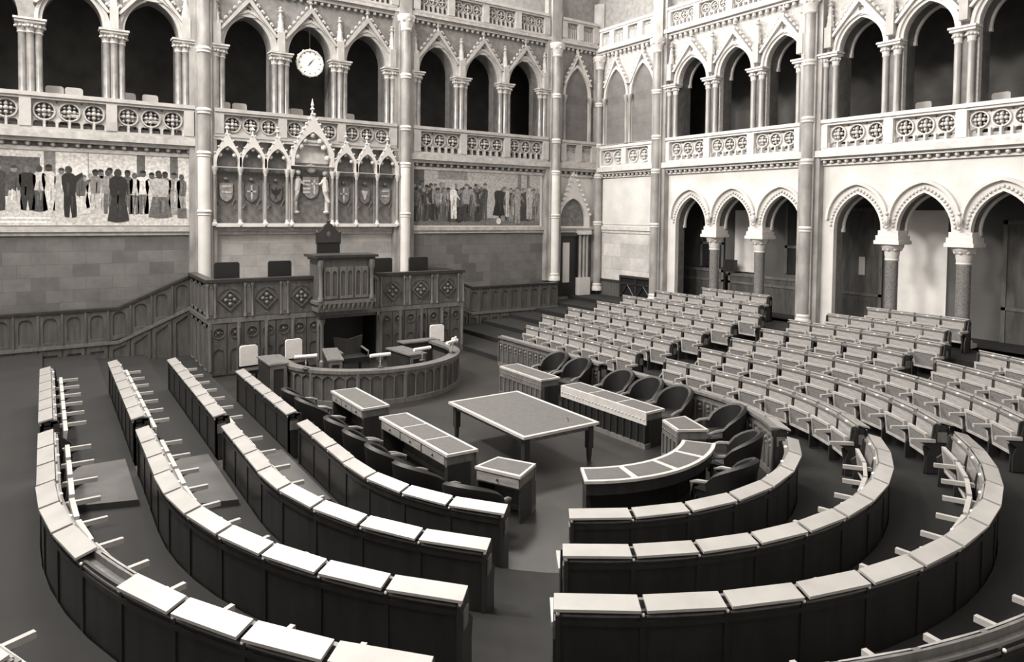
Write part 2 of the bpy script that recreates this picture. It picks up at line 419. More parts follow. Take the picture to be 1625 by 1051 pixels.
def make_gable(w, spring, rise, gw, gz0, gz1):
    """moulded arch with a crocketed gable over it"""
    root = thing('arch_gable', (0, 0, 0), 0, '-', 'gable')
    b = MB()
    for a_, c_, y_ in ((0, .1, -.06), (.1, .2, -.14)):
        o = arch(0, w+c_, spring, rise+c_, 10); i = arch(0, w+a_, spring, rise+a_, 10)
        for j in range(len(o)-1):
            p, q, r_, s_ = i[j], i[j+1], o[j+1], o[j]
            b.add([(p[0], y_, p[1]), (q[0], y_, q[1]), (r_[0], y_, r_[1]), (s_[0], y_, s_[1]), (p[0], .02, p[1]), (q[0], .02, q[1]), (r_[0], .02, r_[1]), (s_[0], .02, s_[1])],
                  [(0, 1, 2, 3), (0, 4, 5, 1), (3, 2, 6, 7), (1, 5, 6, 2), (0, 3, 7, 4)])
    b.build('arch_moulding', M_STONE, root)
    b = MB()
    L = (-gw, gz0); A = (0, gz1)
    t = .1
    for sx in (-1, 1):
        b.slab([(sx*gw, gz0), (0, gz1), (0, gz1-t*2.2), (sx*(gw-t), gz0)], [], -.24, .02)
    # trefoil plate under the gable
    hp = [(-.62*gw, gz0+.36*(gz1-gz0)-.02), (.62*gw, gz0+.36*(gz1-gz0)-.02), (0, gz1-.2)]
    b.slab([(-gw*.5, gz0+.5*(gz1-gz0)-.05), (gw*.5, gz0+.5*(gz1-gz0)-.05), (0, gz1-.12)], [foil(0, gz0+.66*(gz1-gz0), .1, 3, 18)], -.1, .0)
    b.build('gable_moulding', M_STONE, root)
    b = MB()
    n = 6
    for sx in (-1, 1):
        for i in range(1, n+1):
            f_ = i/(n+.7); x = sx*gw*(1-f_); z = gz0+(gz1-gz0)*f_
            b.ball(x+sx*.05, -.16, z+.08, .062, 6); b.ball(x+sx*.1, -.18, z+.03, .038, 5)
    b.build('crocket', M_STONE2, root)
    b = MB(); b.lathe([(.05, gz1-.05), (.035, gz1+.08), (.1, gz1+.13), (.04, gz1+.19), (.08, gz1+.26), (.01, gz1+.38)], 0, -.14, 8)
    b.build('finial', M_STONE2, root)
    return root
def make_pinnacle(z0, z1):
    root = thing('pinnacle', (0, 0, 0), 0, '-', 'pinnacle')
    b = MB(); b.box(-.12, .12, -.3, .05, z0, z0+(z1-z0)*.42)
    b.build('pinnacle_shaft', M_STONE, root)
    zz = z0+(z1-z0)*.42
    b = MB(); b.lathe([(.15, zz), (.12, zz+.08), (.05, z1-.25), (.1, z1-.2), (.04, z1-.12), (.07, z1-.07), (.01, z1)], 0, -.14, 8)
    for i in range(3):
        z = zz+.15+i*.22
        for sx in (-1, 1): b.ball(sx*(.11-.02*i), -.14, z, .035, 5)
    b.build('spire', M_STONE2, root)
    return root
def make_balustrade(L, z0, z1, posts, nf=3, proj=.22, mini=True):
    """one bay of pierced parapet, x from 0 to L"""
    root = thing('gallery_balustrade', (0, 0, 0), 0, '-', 'balustrade')
    b = MB(); b.box(0, L, -proj-.1, .1, z1-.12, z1); b.box(0, L, -proj-.05, .06, z1-.2, z1-.12); b.build('rail', M_STONE, root)
    b = MB(); b.box(0, L, -proj-.06, .05, z0-.02, z0+.08); b.build('plinth', M_STONE, root)
    for x in posts:
        b = MB(); b.box(x-.15, x+.15, -proj-.08, .05, z0+.08, z1-.2); b.build('post', M_STONE, root)
    zb, zt = z0+.08, z1-.2; h = zt-zb
    for a_, c_ in zip(posts[:-1], posts[1:]):
        a0, c0 = a_+.15, c_-.15; w = (c0-a0)/nf
        holes = []
        for i in range(nf):
            cx = a0+w*(i+.5); r_ = min(w*.46, h*(.36 if mini else .47))
            cz = zt-r_-.03
            holes.append(circle(cx, cz, r_*.84, 14, .1))
            if i < nf-1:
                xm = cx+w/2
                holes.append([(xm-.05, zt-.015), (xm, zt-.09), (xm+.05, zt-.015)])
            if mini:
                for sx in (-.25, .25):
                    w2 = w*.17; holes.append(arch(cx+sx*w, w2*1.1, zb+(h-2*r_)*.55, (h-2*r_)*.3+.001, 3, zb+.02))
        b = MB(); b.slab([(a0, zb), (c0, zb), (c0, zt), (a0, zt)], holes, -.1, -.02)
        for i in range(nf):
            cx = a0+w*(i+.5); r_ = min(w*.46, h*(.36 if mini else .47)); cz = zt-r_-.03
            b.ball(cx, -.16, cz, r_*.24, 8)
            for q in range(4):
                aq = q*PI/2; c_, s_ = math.cos(aq), math.sin(aq)
                b.ball(cx+r_*.42*c_, -.14, cz+r_*.42*s_, r_*.2, 6)
                b.slab([(cx-.02*s_, cz+.02*c_), (cx+r_*.86*c_-.02*s_, cz+r_*.86*s_+.02*c_), (cx+r_*.86*c_+.02*s_, cz+r_*.86*s_-.02*c_), (cx+.02*s_, cz-.02*c_)], [], -.1, -.05)
                b.ball(cx+r_*.62*math.cos(aq+PI/4), -.1, cz+r_*.62*math.sin(aq+PI/4), r_*.13, 6)
            ring = circle(cx, cz, r_, 16); ring2 = circle(cx, cz, r_*.84, 16)
            b.slab(ring, [ring2], -.17, -.1)
        if mini:
            k = nf*2
            for i in range(k+1):
                x = a0+(c0-a0)*i/k
                b.box(x-.03, x+.03, -.2, -.08, zb, zb+(h-2*min(w*.46, h*.36))*.9)
        b.build('tracery_panel', M_STONE2, root)
    return root
# back wall
M_STONE, M_STONE2 = M_STONEB, M_STONEB2
pier = make_pier(.62, 8.3, 10.58); used = False
bx_list = [(-.3, 'far left upper gallery bay, leftmost in view'), (1.9, 'far left upper gallery bay, second in view'), (4.1-.12, 'far left upper gallery bay, beside the first tall column'),
           (4.93, 'clock bay, at its left end'), (7.13, 'clock bay, left of the clock'), (9.33, 'clock bay, right of the clock'), (11.48, 'clock bay, at its right end'),
           (12.42, 'three-arch bay over the dark painting, at its left end'), (14.6, 'three-arch bay over the dark painting, second from left'), (16.8, 'three-arch bay over the dark painting, third from left'), (18.95, 'three-arch bay over the dark painting, at its right end')]
for x, n_ in bx_list:
    place(pier, used, (x, YB, 0), 0, 'clustered stone gallery pier, '+n_, 'pier', None); used = True
gab = make_gable(ARW, ASP-.1, AR+.1, 1.02, 11.15, 12.45); used = False
gname = ['upper gallery far left, mostly cut by the picture edge', 'upper gallery far left bay, second arch', 'upper gallery far left bay, third arch',
         'clock bay, left arch', 'clock bay, the arch with the clock', 'clock bay, right arch', 'bay over the dark painting, left arch', 'bay over the dark painting, middle arch', 'bay over the dark painting, right arch']
for c, n_ in zip(BA, gname):
    if c < -1: continue
    place(gab, used, (c, YB, 0), 0, 'crocketed stone gable over a pointed arch, '+n_, 'gable', None); used = True
pin = make_pinnacle(10.66, 12.3); used = False
for x, n_ in ((1.9, 'in the far left gallery bay'), (4.0, 'left of the first tall column'), (4.95, 'right of the first tall column'), (7.13, 'above the pier left of the clock'), (9.33, 'above the pier right of the clock'), (11.45, 'left of the second tall column'), (12.45, 'right of the second tall column'), (14.6, 'above the second pier over the dark painting'), (16.8, 'above the third pier over the dark painting'), (18.95, 'left of the third tall column')):
    place(pin, used, (x, YB, 0), 0, 'slender stone pinnacle on the back wall '+n_, 'pinnacle', None); used = True
def bal(L, z0, z1, posts, loc, rz, label, nf=3, mini=True):
    r_ = make_balustrade(L, z0, z1, posts, nf, mini=mini); r_.location = loc; r_.rotation_euler.z = rz
    r_['label'] = label; return r_
bal(7.0, 7.34, 8.45, [.1, 2.3, 4.55, 6.8], (-2.75, YB-.05, 0), 0, 'pierced stone balustrade of the upper gallery above the pale painting')
bal(6.75, 7.5, 8.45, [.15, 2.3, 4.5, 6.6], (4.85, YB-.05, 0), 0, 'pierced stone balustrade of the upper gallery above the coat-of-arms niches', 3, False)
bal(6.7, 7.34, 8.45, [.15, 2.3, 4.5, 6.6], (12.35, YB-.05, 0), 0, 'pierced stone balustrade of the upper gallery above the dark crowd painting')
bal(2.1, 7.34, 8.4, [.12, 1.05, 1.98], (19.85, YB-.05, 0), 0, 'short stone balustrade over the small corner door', 2, False)
for i, (x0, L, nm) in enumerate(((-2.75, 7.0, 'top left'), (4.85, 6.75, 'above the clock bay'), (12.35, 6.7, 'above the three dark arches'), (19.85, 2.1, 'in the corner, back wall side'))):
    bal(L, 13.0, 14.0, [.1, L*.25, L*.5, L*.75, L-.1] if L > 3 else [.1, L/2, L-.1], (x0, YB-.05, 0), 0, 'uppermost pale stone parapet, '+nm, 3)
# right wall
M_STONE, M_STONE2 = M_STONER, M_STONER2
pierR = make_pier(.56, 8.1, 10.42, sh=(-1, .95), ms=M_SHAFT); used = False
for y, n_ in ((20.88, 'far triple arcade, at its far end'), (18.78, 'far triple arcade, second from the far end'), (16.63, 'far triple arcade, third from the far end'), (14.72, 'far triple arcade, beside the middle column'),
              (13.72, 'near triple arcade, beside the middle column'), (11.67, 'near triple arcade, second'), (9.57, 'near triple arcade, third, by the picture edge')):
    place(pierR, used, (XR, y, 0), -PI/2, 'bright clustered gallery pier on the right wall, '+n_, 'pier', None); used = True
gabR = make_gable(RAW, RSP, RAR, .98, 11.0, 12.2); used = False
for y, n_ in zip(RU+RU2, ('far arcade, far arch', 'far arcade, middle arch', 'far arcade, near arch', 'near arcade, far arch', 'near arcade, middle arch', 'near arcade, arch at the picture edge')):
    place(gabR, used, (XR, y, 0), -PI/2, 'crocketed stone gable on the right wall, '+n_, 'gable', None); used = True
for y, n_ in ((20.95, 'at the far end'), (18.78, 'between far and middle arch of the far arcade'), (16.63, 'between middle and near arch of the far arcade'), (14.8, 'left of the middle tall column'), (13.75, 'right of the middle tall column'), (11.67, 'in the near arcade'), (9.57, 'near the picture edge')):
    place(pin, True, (XR, y, 0), -PI/2, 'slender stone pinnacle on the right wall '+n_, 'pinnacle', None)
bal(6.55, 7.2, 8.25, [.15, 2.3, 4.4, 6.4], (XR+.05, 21.2, 0), -PI/2, 'bright pierced stone balustrade on the right wall, far bay')
bal(6.55, 7.2, 8.25, [.15, 2.35, 4.45, 6.4], (XR+.05, 14.0, 0), -PI/2, 'bright pierced stone balustrade on the right wall, near bay')
bal(3.7, 7.2, 8.2, [.15, 1.85, 3.55], (XR+.05, 25.55, 0), -PI/2, 'short stone balustrade on the right wall in the corner bay', 2, False)
for y, L, nm in ((21.2, 6.55, 'over the far arcade'), (14.0, 6.55, 'over the near arcade'), (25.55, 3.7, 'in the corner bay')):
    bal(L, 12.84, 13.75, [.1, L*.25, L*.5, L*.75, L-.1], (XR+.05, y, 0), -PI/2, 'uppermost stone parapet on the right wall '+nm, 3)
# blank niches in the corner bays
def make_blank(w, z0, spring, rise, gz1, panel):
    root = thing('blank_arch', (0, 0, 0), 0, '-', 'niche')
    b = MB(); b.slab(arch(0, w, spring, rise, 8, z0), [], -.03, .02); b.build('panel', panel, root)
    b = MB()
    b.slab(arch(0, w+.12, spring, rise+.14, 10, z0), [arch(0, w, spring, rise, 10, z0+.01)], -.14, .0); b.build('arch_moulding', M_STONE, root)
    b = MB()
    for sx in (-1, 1):
        b.lathe([(.09, z0), (.06, z0+.1), (.06, spring-.35), (.1, spring-.2), (.13, spring-.05), (.13, spring)], sx*(w+.05), -.15, 10)
    b.build('colonnette', M_SHAFT, root)
    b = MB()
    for sx in (-1, 1):
        b.slab([(sx*(w+.12), spring+rise*.4), (0, gz1), (0, gz1-.2), (sx*w, spring+rise*.4)], [], -.2, 0)
        for i in range(1, 7):
            f_ = i/7; b.ball(sx*(w+.16)*(1-f_), -.18, spring+rise*.4+(gz1-spring-rise*.4)*f_+.07, .06, 6)
    b.lathe([(.04, gz1-.05), (.1, gz1+.08), (.03, gz1+.16), (.06, gz1+.22), (.01, gz1+.32)], 0, -.12, 8)
    b.build('gable_moulding', M_STONE2, root)
    return root
bl = make_blank(.72, 8.4, 10.5, 1.35, 12.5, M_NICHE); place(bl, False, (20.9, YB, 0), 0, 'blank gabled niche with stone panel above the corner door', 'niche')
bl = make_blank(.7, 8.25, 10.45, 1.3, 12.35, M_NICHE)
place(bl, False, (XR, 24.42, 0), -PI/2, 'blank gabled niche on the right wall, nearer the corner column', 'niche')
place(bl, True, (XR, 22.68, 0), -PI/2, 'blank gabled niche on the right wall, nearer the first tall column', 'niche')
# smooth plaster panels of the corner bay on the right wall
b = MB(); b.box(-25.3, -21.95, -.04, .0, 4.5, 6.65); tag(b.build('trim_7', M_STONE, loc=RW[0], rz=RW[1]), kind='structure')
b = MB(); b.box(-25.3, -21.95, -.04, .0, 1.9, 4.05); tag(b.build('trim_8', M_BLOCKL, loc=RW[0], rz=RW[1]), kind='structure')

# =================================================================== LOWER ARCADE, RIGHT WALL
def make_hood():
    root = thing('arch_hood', (0, 0, 0), 0, '-', 'arch')
    b = MB()
    W2 = 1.06
    b.slab(arch(0, W2, LSP+.35, 6.13-LSP-.35, 10, LSP+.3)+[], [], -.001, 0) if False else None
    o = arch(0, W2, LSP+.32, 6.13-LSP-.32, 12); i = arch(0, W2-.09, LSP+.32, 6.02-LSP-.32, 12)
    for j in range(len(o)-1):
        p, q, r_, s_ = i[j], i[j+1], o[j+1], o[j]
        b.add([(p[0], -.12, p[1]), (q[0], -.12, q[1]), (r_[0], -.12, r_[1]), (s_[0], -.12, s_[1]), (p[0], .02, p[1]), (q[0], .02, q[1]), (r_[0], .02, r_[1]), (s_[0], .02, s_[1])],
              [(0, 1, 2, 3), (0, 4, 5, 1), (3, 2, 6, 7), (1, 5, 6, 2), (0, 3, 7, 4)])
    b.build('hood_mould', M_STONE, root)
    b = MB()
    o = arch(0, LW+.17, LSP, LR+.22, 14); i = arch(0, LW+.05, LSP, LR+.07, 14)
    for j in range(1, len(o)-1):
        x = (o[j][0]+i[j][0])/2; z = (o[j][1]+i[j][1])/2
        b.ball(x, -.015, z, .05, 6)
    b.build('leaf_ornament', M_STONE2, root)
    return root
hood = make_hood(); used = False
for y, n_ in zip(RU+RU2, ('farthest of the six low arches', 'second of the six low arches', 'third, left of the middle column', 'fourth, right of the middle column', 'fifth, before the white wall', 'last, by the picture edge')):
    place(hood, used, (XR, y, 0), -PI/2, 'pointed stone arch with carved leaf band, '+n_, 'arch', None); used = True
def make_arcade_column():
    root = thing('arcade_column', (0, 0, 0), 0, '-', 'column')
    z0, zc = 1.12, 4.07
    b = MB(); b.lathe([(.19, z0+.3), (.19, zc-.5)], 0, 0, 24); b.build('shaft', M_GRANITE, root)
    b = MB(); b.box(-.3, .3, -.3, .3, z0, z0+.12); b.lathe([(.28, z0+.12), (.28, z0+.2), (.22, z0+.24), (.25, z0+.3), (.19, z0+.34)], 0, 0, 20); b.build('base', M_STONE2, root)
    b = MB(); b.lathe([(.19, zc-.52), (.22, zc-.48), (.2, zc-.44), (.23, zc-.2), (.33, zc-.08), (.34, zc-.02), (.34, zc+.02)], 0, 0, 20)
    for i in range(8): b.ball(.25*math.cos(i*PI/4), .25*math.sin(i*PI/4), zc-.14, .06, 6)
    b.build('capital', M_STONE2, root)
    b = MB(); b.box(-.4, .4, -.4, .4, zc+.02, zc+.14); b.box(-.36, .36, -.36, .36, zc+.14, zc+.3); b.box(-.32, .32, -.3, .3, zc+.3, LSP-.02); b.build('impost', M_STONE, root)
    b = MB(); b.ball(0, -.42, LSP+.3, .1, 8, 1.6); b.ball(0, -.42, LSP+.52, .06, 8); b.ball(0, -.4, LSP+.08, .06, 8); b.build('corbel_figure', M_STONE2, root)
    return root
# cut the wall below the imposts: the piers between arches are slim, so carve them as openings in the slab
acol = make_arcade_column(); used = False
for y, n_ in ((18.8, 'between the first and second far arches'), (16.65, 'between the second and third far arches'), (11.67, 'left of the white wall piece'), (9.56, 'right of the white wall piece')):
    place(acol, used, (XR+.27, y, 0), -PI/2, 'polished granite arcade column '+n_, 'column', None); used = True
# things in the passage
def panel_thing(name, y0, y1, z0, z1, x, matl, label, cat, t=.06, extra=None):
    root = thing(name, (x, (y0+y1)/2, z0), -PI/2, label, cat)
    w = (y1-y0)/2; h = z1-z0
    b = MB(); b.box(-w, w, -t, 0, 0, h); b.build('panel', matl, root)
    if extra: extra(root, w, h, t)
    return root
def door_extra(root, w, h, t):
    b = MB(); b.box(-w, -w+.12, -t-.03, -t, 0, h); b.box(w-.12, w, -t-.03, -t, 0, h); b.box(-w, w, -t-.03, -t, h-.12, h); b.box(-w, w, -t-.03, -t, 1.0, 1.1)
    b.build('door_frame', M_WOODM, root)
XP = XR+2.28
panel_thing('wooden_door', 13.0, 14.9, 1.12, 5.3, XP, M_WOOD, 'dark passage door with a small lit window, behind the fourth arch', 'door', extra=lambda r_, w, h, t: (door_extra(r_, w, h, t), (lambda b: (b.box(.1, .32, -t-.02, -t, 1.75, 2.4), b.build('door_window', M_GLASSL, r_)))(MB())))
for i, (y0, y1) in enumerate(((17.9, 19.35), (10.9, 12.6))):
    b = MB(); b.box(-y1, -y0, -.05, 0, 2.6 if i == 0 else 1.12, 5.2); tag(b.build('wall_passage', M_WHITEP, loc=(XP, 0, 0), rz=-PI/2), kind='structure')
panel_thing('panelled_screen', 19.6, 22.2, 1.12, 2.65, XP-.3, M_WOOD, 'low wooden screen in the passage behind the farthest arch', 'screen', .12, door_extra)
panel_thing('panelled_screen', 15.0, 19.3, 1.12, 2.55, XP-.35, M_WOOD, 'low wooden screen in the passage behind the second and third arches', 'screen', .12, door_extra)
panel_thing('notice_box', 18.95, 19.5, 2.6, 3.1, XP-.35, M_WOODD, 'dark box standing on the low screen behind the second arch', 'box', .25)
panel_thing('wooden_door', 5.6, 9.3, 1.12, 4.9, XP, M_WOOD, 'wide dark wooden door behind the arch at the picture edge', 'door', extra=door_extra)
panel_thing('wooden_door', 19.9, 21.2, 2.7, 5.6, XP, M_WOODD, 'tall dark door high in the passage behind the farthest arch', 'door', extra=door_extra)
panel_thing('wooden_door', 15.2, 16.9, 2.7, 5.6, XP, M_WOODD, 'tall dark door in the passage behind the third arch', 'door', extra=door_extra)

# corner: door, pier, radiator
root = thing('corner_door', (20.45, YB-.04, 1.12), 0, 'narrow dark door with a tall glass strip in the back corner', 'door')
b = MB(); b.box(-.6, .6, -.04, 0, 0, 2.8); b.build('door_leaf', M_BLACK, root)
b = MB(); b.box(-.27, .12, -.07, -.04, .62, 2.5); b.build('glass_strip', M_GLASSL, root)
b = MB(); b.box(-.72, -.6, -.15, 0, 0, 2.9); b.box(.6, .72, -.15, 0, 0, 2.9); b.box(-.72, .72, -.15, 0, 2.8, 2.95); b.build('door_frame', M_WOODD, root)
root = thing('door_gable', (20.7, YB, 0), 0, 'carved stone gable over the narrow corner door', 'gable')
b = MB(); b.slab([(-1.0, 4.3), (1.0, 4.3), (1.0, 4.9), (0, 7.0), (-1.0, 4.9)], [arch(0, .75, 4.75, .95, 8, 4.4)], -.2, 0); b.build('gable_moulding', M_STONE, root)
b = MB()
for i in range(9):
    f_ = i/9
    for sx in (-1, 1): b.ball(sx*1.0*(1-f_), -.24, 4.95+2.05*f_, .075, 6)
b.build('crocket', M_STONE2, root)
b = MB(); b.slab(arch(0, .75, 4.75, .95, 8, 4.4), [], -.05, 0); b.build('tympanum', M_SHIELD, root)
root = thing('door_pier', (21.35, YB-.2, 0), 0, 'bright stone pier right of the narrow corner door', 'pier')
b = MB()
for dx in (-.22, 0, .2): b.lathe([(.1, 1.9), (.075, 2.0), (.075, 4.0)], dx, 0, 10)
b.build('shaft', M_SHAFT, root)
b = MB(); b.box(-.36, .34, -.12, .15, 1.12, 1.95); b.build('base', M_STONE, root)
b = MB(); b.box(-.38, .36, -.15, .18, 4.0, 4.2); b.build('capital', M_STONE2, root)
root = thing('radiator_grille', (XR-.02, 22.85, 1.15), -PI/2, 'black openwork metal grille low on the wall of the corner bay', 'grille')
b = MB(); b.box(-1, 1, -.12, 0, 0, 1.0); b.build('backing', M_BLACK, root)
b = MB(); b.box(-1.03, 1.03, -.2, 0, .92, 1.02); b.box(-1.03, 1.03, -.17, -.1, .62, .68); b.box(-.05, .05, -.17, -.1, 0, 1.0)
for sx in (-1, 1):
    b.tube([(sx*.05, -.16, .05), (sx*.5, -.16, .6), (sx*.95, -.16, .1)], .03); b.box(sx*1.0-.05, sx*1.0+.05, -.18, -.1, 0, 1.0)
b.build('ironwork', M_WOODD, root)

# =================================================================== NICHES WITH COATS OF ARMS
def shield_poly(w, h, n=8):
    pts = [(-w, h*.5), (w, h*.5), (w, -.05*h)]
    for i in range(1, n): a = PI/2*i/n; pts.append((w*math.cos(a), -.05*h-.5*h*math.sin(a)))
    pts.append((0, -.58*h))
    for i in range(n-1, 0, -1): a = PI/2*i/n; pts.append((-w*math.cos(a), -.05*h-.5*h*math.sin(a)))
    pts.append((-w, -.05*h)); return pts
def make_niche(w, idx, big=False):
    root = thing('heraldic_niche', (0, 0, 0), 0, '-', 'niche')
    sp, ri, gz = (6.72, 1.15, 8.55) if big else (6.55, .62, 7.62)
    b = MB(); b.box(-w, w, -.03, .02, 4.45, sp+.02); b.build('back_panel', M_SHIELD, root)
    b = MB(); b.slab(arch(0, w*.94, sp+.021, ri, 8), [], -.04, .02); b.build('tympanum', M_STONE2 if big else M_SHIELD, root)
    b = MB()
    out = [(-w-.06, sp-.12), (w+.06, sp-.12), (w+.06, sp+ri*.35), (0, gz), (-w-.06, sp+ri*.35)]
    inn = arch(0, w*.92, sp, ri, 10, sp-.1)
    b.slab(out, [inn], -.42, -.16)
    b.build('gable_tracery', M_STONE, root)
    b = MB()
    inn2 = inn[1:-1]
    k = 7 if big else 3
    for i in range(k):
        j = int((i+1)*len(inn2)/(k+1)); x, z = inn2[j]
        b.ball(x*.86, -.3, z-(.12 if big else .08)*(1 if abs(x) < .1 else .6), .11 if big else .07, 8)
    for sx in (-1, 1):
        n = 8 if big else 4
        for i in range(n):
            f_ = (i+.5)/n; b.ball(sx*(w+.08)*(1-f_), -.42, sp+ri*.35+(gz-sp-ri*.35)*f_+.05, .05 if big else .035, 6)
    b.lathe([(.04, gz-.05), (.03, gz+.1), (.09, gz+.16), (.03, gz+.24), (.06, gz+.3), (.01, gz+(.55 if big else .35))], 0, -.32, 8)
    b.build('cusps_and_crockets', M_STONE2, root)
    b = MB()
    if big:
        sh = [(x, z+5.85) for x, z in shield_poly(.3, .75)]
    else:
        sh = [(x, z+5.6) for x, z in shield_poly(w*.55, .6)]
    b.slab(sh, [], -.12, -.03); s_ = b.build('shield', grey([150, 108, 96, 132, 120, 108, 132][idx % 7]), root)
    b = MB()
    if big:
        for i in range(4): b.box(-.29, -.02, -.135, -.12, 5.62+i*.14, 5.69+i*.14)
        b.box(.11, .16, -.135, -.12, 5.6, 6.15); b.box(.03, .26, -.135, -.12, 5.95, 6.0)
    elif idx == 2:      # spread eagle-like bird charge
        b.slab([(-.2, 5.78), (-.05, 5.7), (0, 5.8), (.05, 5.7), (.2, 5.78), (.14, 5.6), (.04, 5.52), (0, 5.36), (-.04, 5.52), (-.14, 5.6)], [], -.135, -.12)
    elif idx % 3 == 0: b.box(-.15, .15, -.135, -.12, 5.55, 5.62); b.box(-.15, .15, -.135, -.12, 5.75, 5.82)
    elif idx % 3 == 1: b.box(-.03, .03, -.135, -.12, 5.35, 5.85); b.box(-.15, .15, -.135, -.12, 5.6, 5.66)
    else: b.slab([(-.14, 5.78), (.14, 5.78), (0, 5.4)], [], -.135, -.12)
    b.build('charge', grey(48) if idx == 2 else grey(190), s_)
    b = MB()
    if big:
        b.ball(0, -.14, 6.5, .18, 10, .8)
        for i in range(5): b.ball(-.16+.08*i, -.16, 6.62+.03*(2-abs(i-2)), .03, 6)
    else: b.ball(0, -.08, 6.05, .09, 8, .8); b.box(-w*.6, w*.6, -.05, -.03, 6.3, 6.33)
    b.build('crown', M_STONE2 if big else grey(120), root)
    b = MB()
    if big:
        for sx in (-1, 1):
            b.tube([(sx*.58, -.16, 4.95), (sx*.62, -.18, 5.3), (sx*.55, -.18, 5.7), (sx*.5, -.18, 6.1), (sx*.5, -.18, 6.25)], [.08, .11, .12, .13, .06], 8)
            b.ball(sx*.5, -.2, 6.38, .1, 8); b.tube([(sx*.5, -.2, 6.15), (sx*.36, -.22, 6.0), (sx*.28, -.2, 5.95)], .045, 6)
            b.tube([(sx*.62, -.1, 6.2), (sx*.74, -.08, 6.5), (sx*.7, -.08, 5.9)], [.05, .09, .02], 6)
            b.ball(sx*.56, -.2, 4.92, .12, 8, .5)
    else:
        for sx in (-1, 1): b.tube([(sx*w*.75, -.05, 5.0), (sx*w*.5, -.06, 5.15), (sx*w*.75, -.06, 5.35)], .03, 6)
    b.build('supporter', M_STONE2 if big else grey(120), root)
    b = MB(); b.box(-w, w, -.42, -.02, 4.38, 4.5); b.build('sill', M_STONE, root)
    return root
ncx = [(-2.97, .40), (-2.12, .40), (-1.27, .40), (0, .74), (1.27, .40), (2.12, .40), (2.97, .40)]
nn = ['leftmost small', 'second small from left', 'dark-bird shield, third small from left', 'large central', 'first small right of the centre', 'second small right of the centre', 'rightmost small']
for i, (dx, w) in enumerate(ncx):
    o = make_niche(w, i, i == 3); o.location = (8.23+dx, YB, 0)
    o['label'] = ('large gabled niche with angel-flanked shield and crown' if i == 3 else 'gabled stone niche with painted shield, '+nn[i]); 
used = False
cn = thing('colonnette', (0, 0, 0), 0, '-', 'column')
b = MB(); b.lathe([(.055, 4.62), (.05, 6.2)], 0, 0, 12); b.build('shaft', M_SHAFT, cn)
b = MB(); b.lathe([(.1, 4.42), (.1, 4.5), (.06, 4.55), (.055, 4.64)], 0, 0, 12); b.build('base', M_STONE2, cn)
b = MB(); b.lathe([(.055, 6.18), (.06, 6.25), (.11, 6.36), (.12, 6.4), (.12, 6.46)], 0, 0, 12); b.build('capital', M_STONE2, cn)
for dx, n_ in ((-3.39, 'at the left end'), (-2.545, 'second from left'), (-1.695, 'third from left'), (-.93, 'outer one left of the large niche'), (-.76, 'inner one left of the large niche'), (.76, 'inner one right of the large niche'), (.93, 'outer one right of the large niche'), (1.695, 'third from right'), (2.545, 'second from right'), (3.39, 'at the right end')):
    place(cn, used, (8.23+dx, YB-.34, 0), 0, 'slender colonnette of the heraldic niches, '+n_, 'column', None); used = True

# =================================================================== MURALS
def person(b, x, z0, z1, w, tones, lean=0, skirt=1.0, arms=0, y=-.006):
    """a painted standing figure: flat patches of tone on the canvas"""
    h = z1-z0; hd = h*.075
    def P(pts, t, yy):
        b.use(grey(t)); n = len(pts)
        b.add([(x+px*w+lean*(pz)*h, yy, z0+pz*h) for px, pz in pts], [list(range(n))])
    P([(-.28*skirt, .02), (-.06, .0), (0, .25), (.06, .0), (.28*skirt, .02), (.3*skirt, .2), (.26, .5), (-.26, .5), (-.3*skirt, .2)] if skirt < 1.2 else
      [(-.42, .03), (-.1, 0), (.2, .01), (.42, .04), (.34, .25), (.24, .5), (-.24, .5), (-.33, .25)], tones[0], y)
    P([(-.26, .46), (.26, .46), (.34, .66), (.33, .8), (.16, .86), (-.16, .86), (-.33, .8), (-.34, .66)], tones[1], y-.001)
    b.use(grey(tones[1])); 
    if arms:
        s_ = 1 if arms > 0 else -1
        P([(s_*.25, .8), (s_*.6, .88 if abs(arms) > 1 else .6), (s_*.66, .84 if abs(arms) > 1 else .55), (s_*.3, .66)], tones[1], y-.0015)
    for j in range(3):
        xo = random.uniform(-.16, .08); zo = random.uniform(.1, .6); tn = random.choice((-48, -24, 24, 48))
        P([(xo, zo), (xo+.06, zo-.02), (xo+.1, zo+.22), (xo+.03, zo+.25)], max(24, min(216, tones[0 if zo < .42 else 1]+tn)) if tones[0] > 70 else 60, y-.0016)
    n = 10; b.use(grey(tones[2]))
    b.add([(x+lean*.93*h+hd*.8*math.cos(2*PI*i/n), y-.002, z0+.925*h+hd*math.sin(2*PI*i/n)) for i in range(n)], [list(range(n))])
    if random.random() < .45: return
    b.use(grey(max(24, tones[2]-60)))
    b.add([(x+lean*.95*h+hd*.85*math.cos(PI*i/6), y-.0025, z0+.945*h+hd*.9*math.sin(PI*i/6)) for i in range(7)], [list(range(7))])
def rectm(b, x0, x1, z0, z1, t, y): b.use(grey(t)); b.add([(x0, y, z0), (x1, y, z0), (x1, y, z1), (x0, y, z1)], [(0, 1, 2, 3)])
root = thing('mural_painting', (0, YB-.03, 0), 0, 'pale mural of a crowd in an outdoor square, left of the first column', 'painting')
b = MB(); b.box(-3.0, 4.07, -.02, .02, 4.42, 6.72); bb = MB()
rectm(bb, -3.0, 4.07, 4.42, 6.72, 204, -.022)
rectm(bb, -3.0, 4.07, 4.42, 4.95, 192, -.023)
rectm(bb, -3.0, -.1, 5.3, 6.5, 84, -.0235); rectm(bb, .0, .3, 5.6, 6.7, 120, -.024)
for x in (2.62, 3.6): rectm(bb, x-.1, x+.14, 6.0, 6.72, 96, -.024)
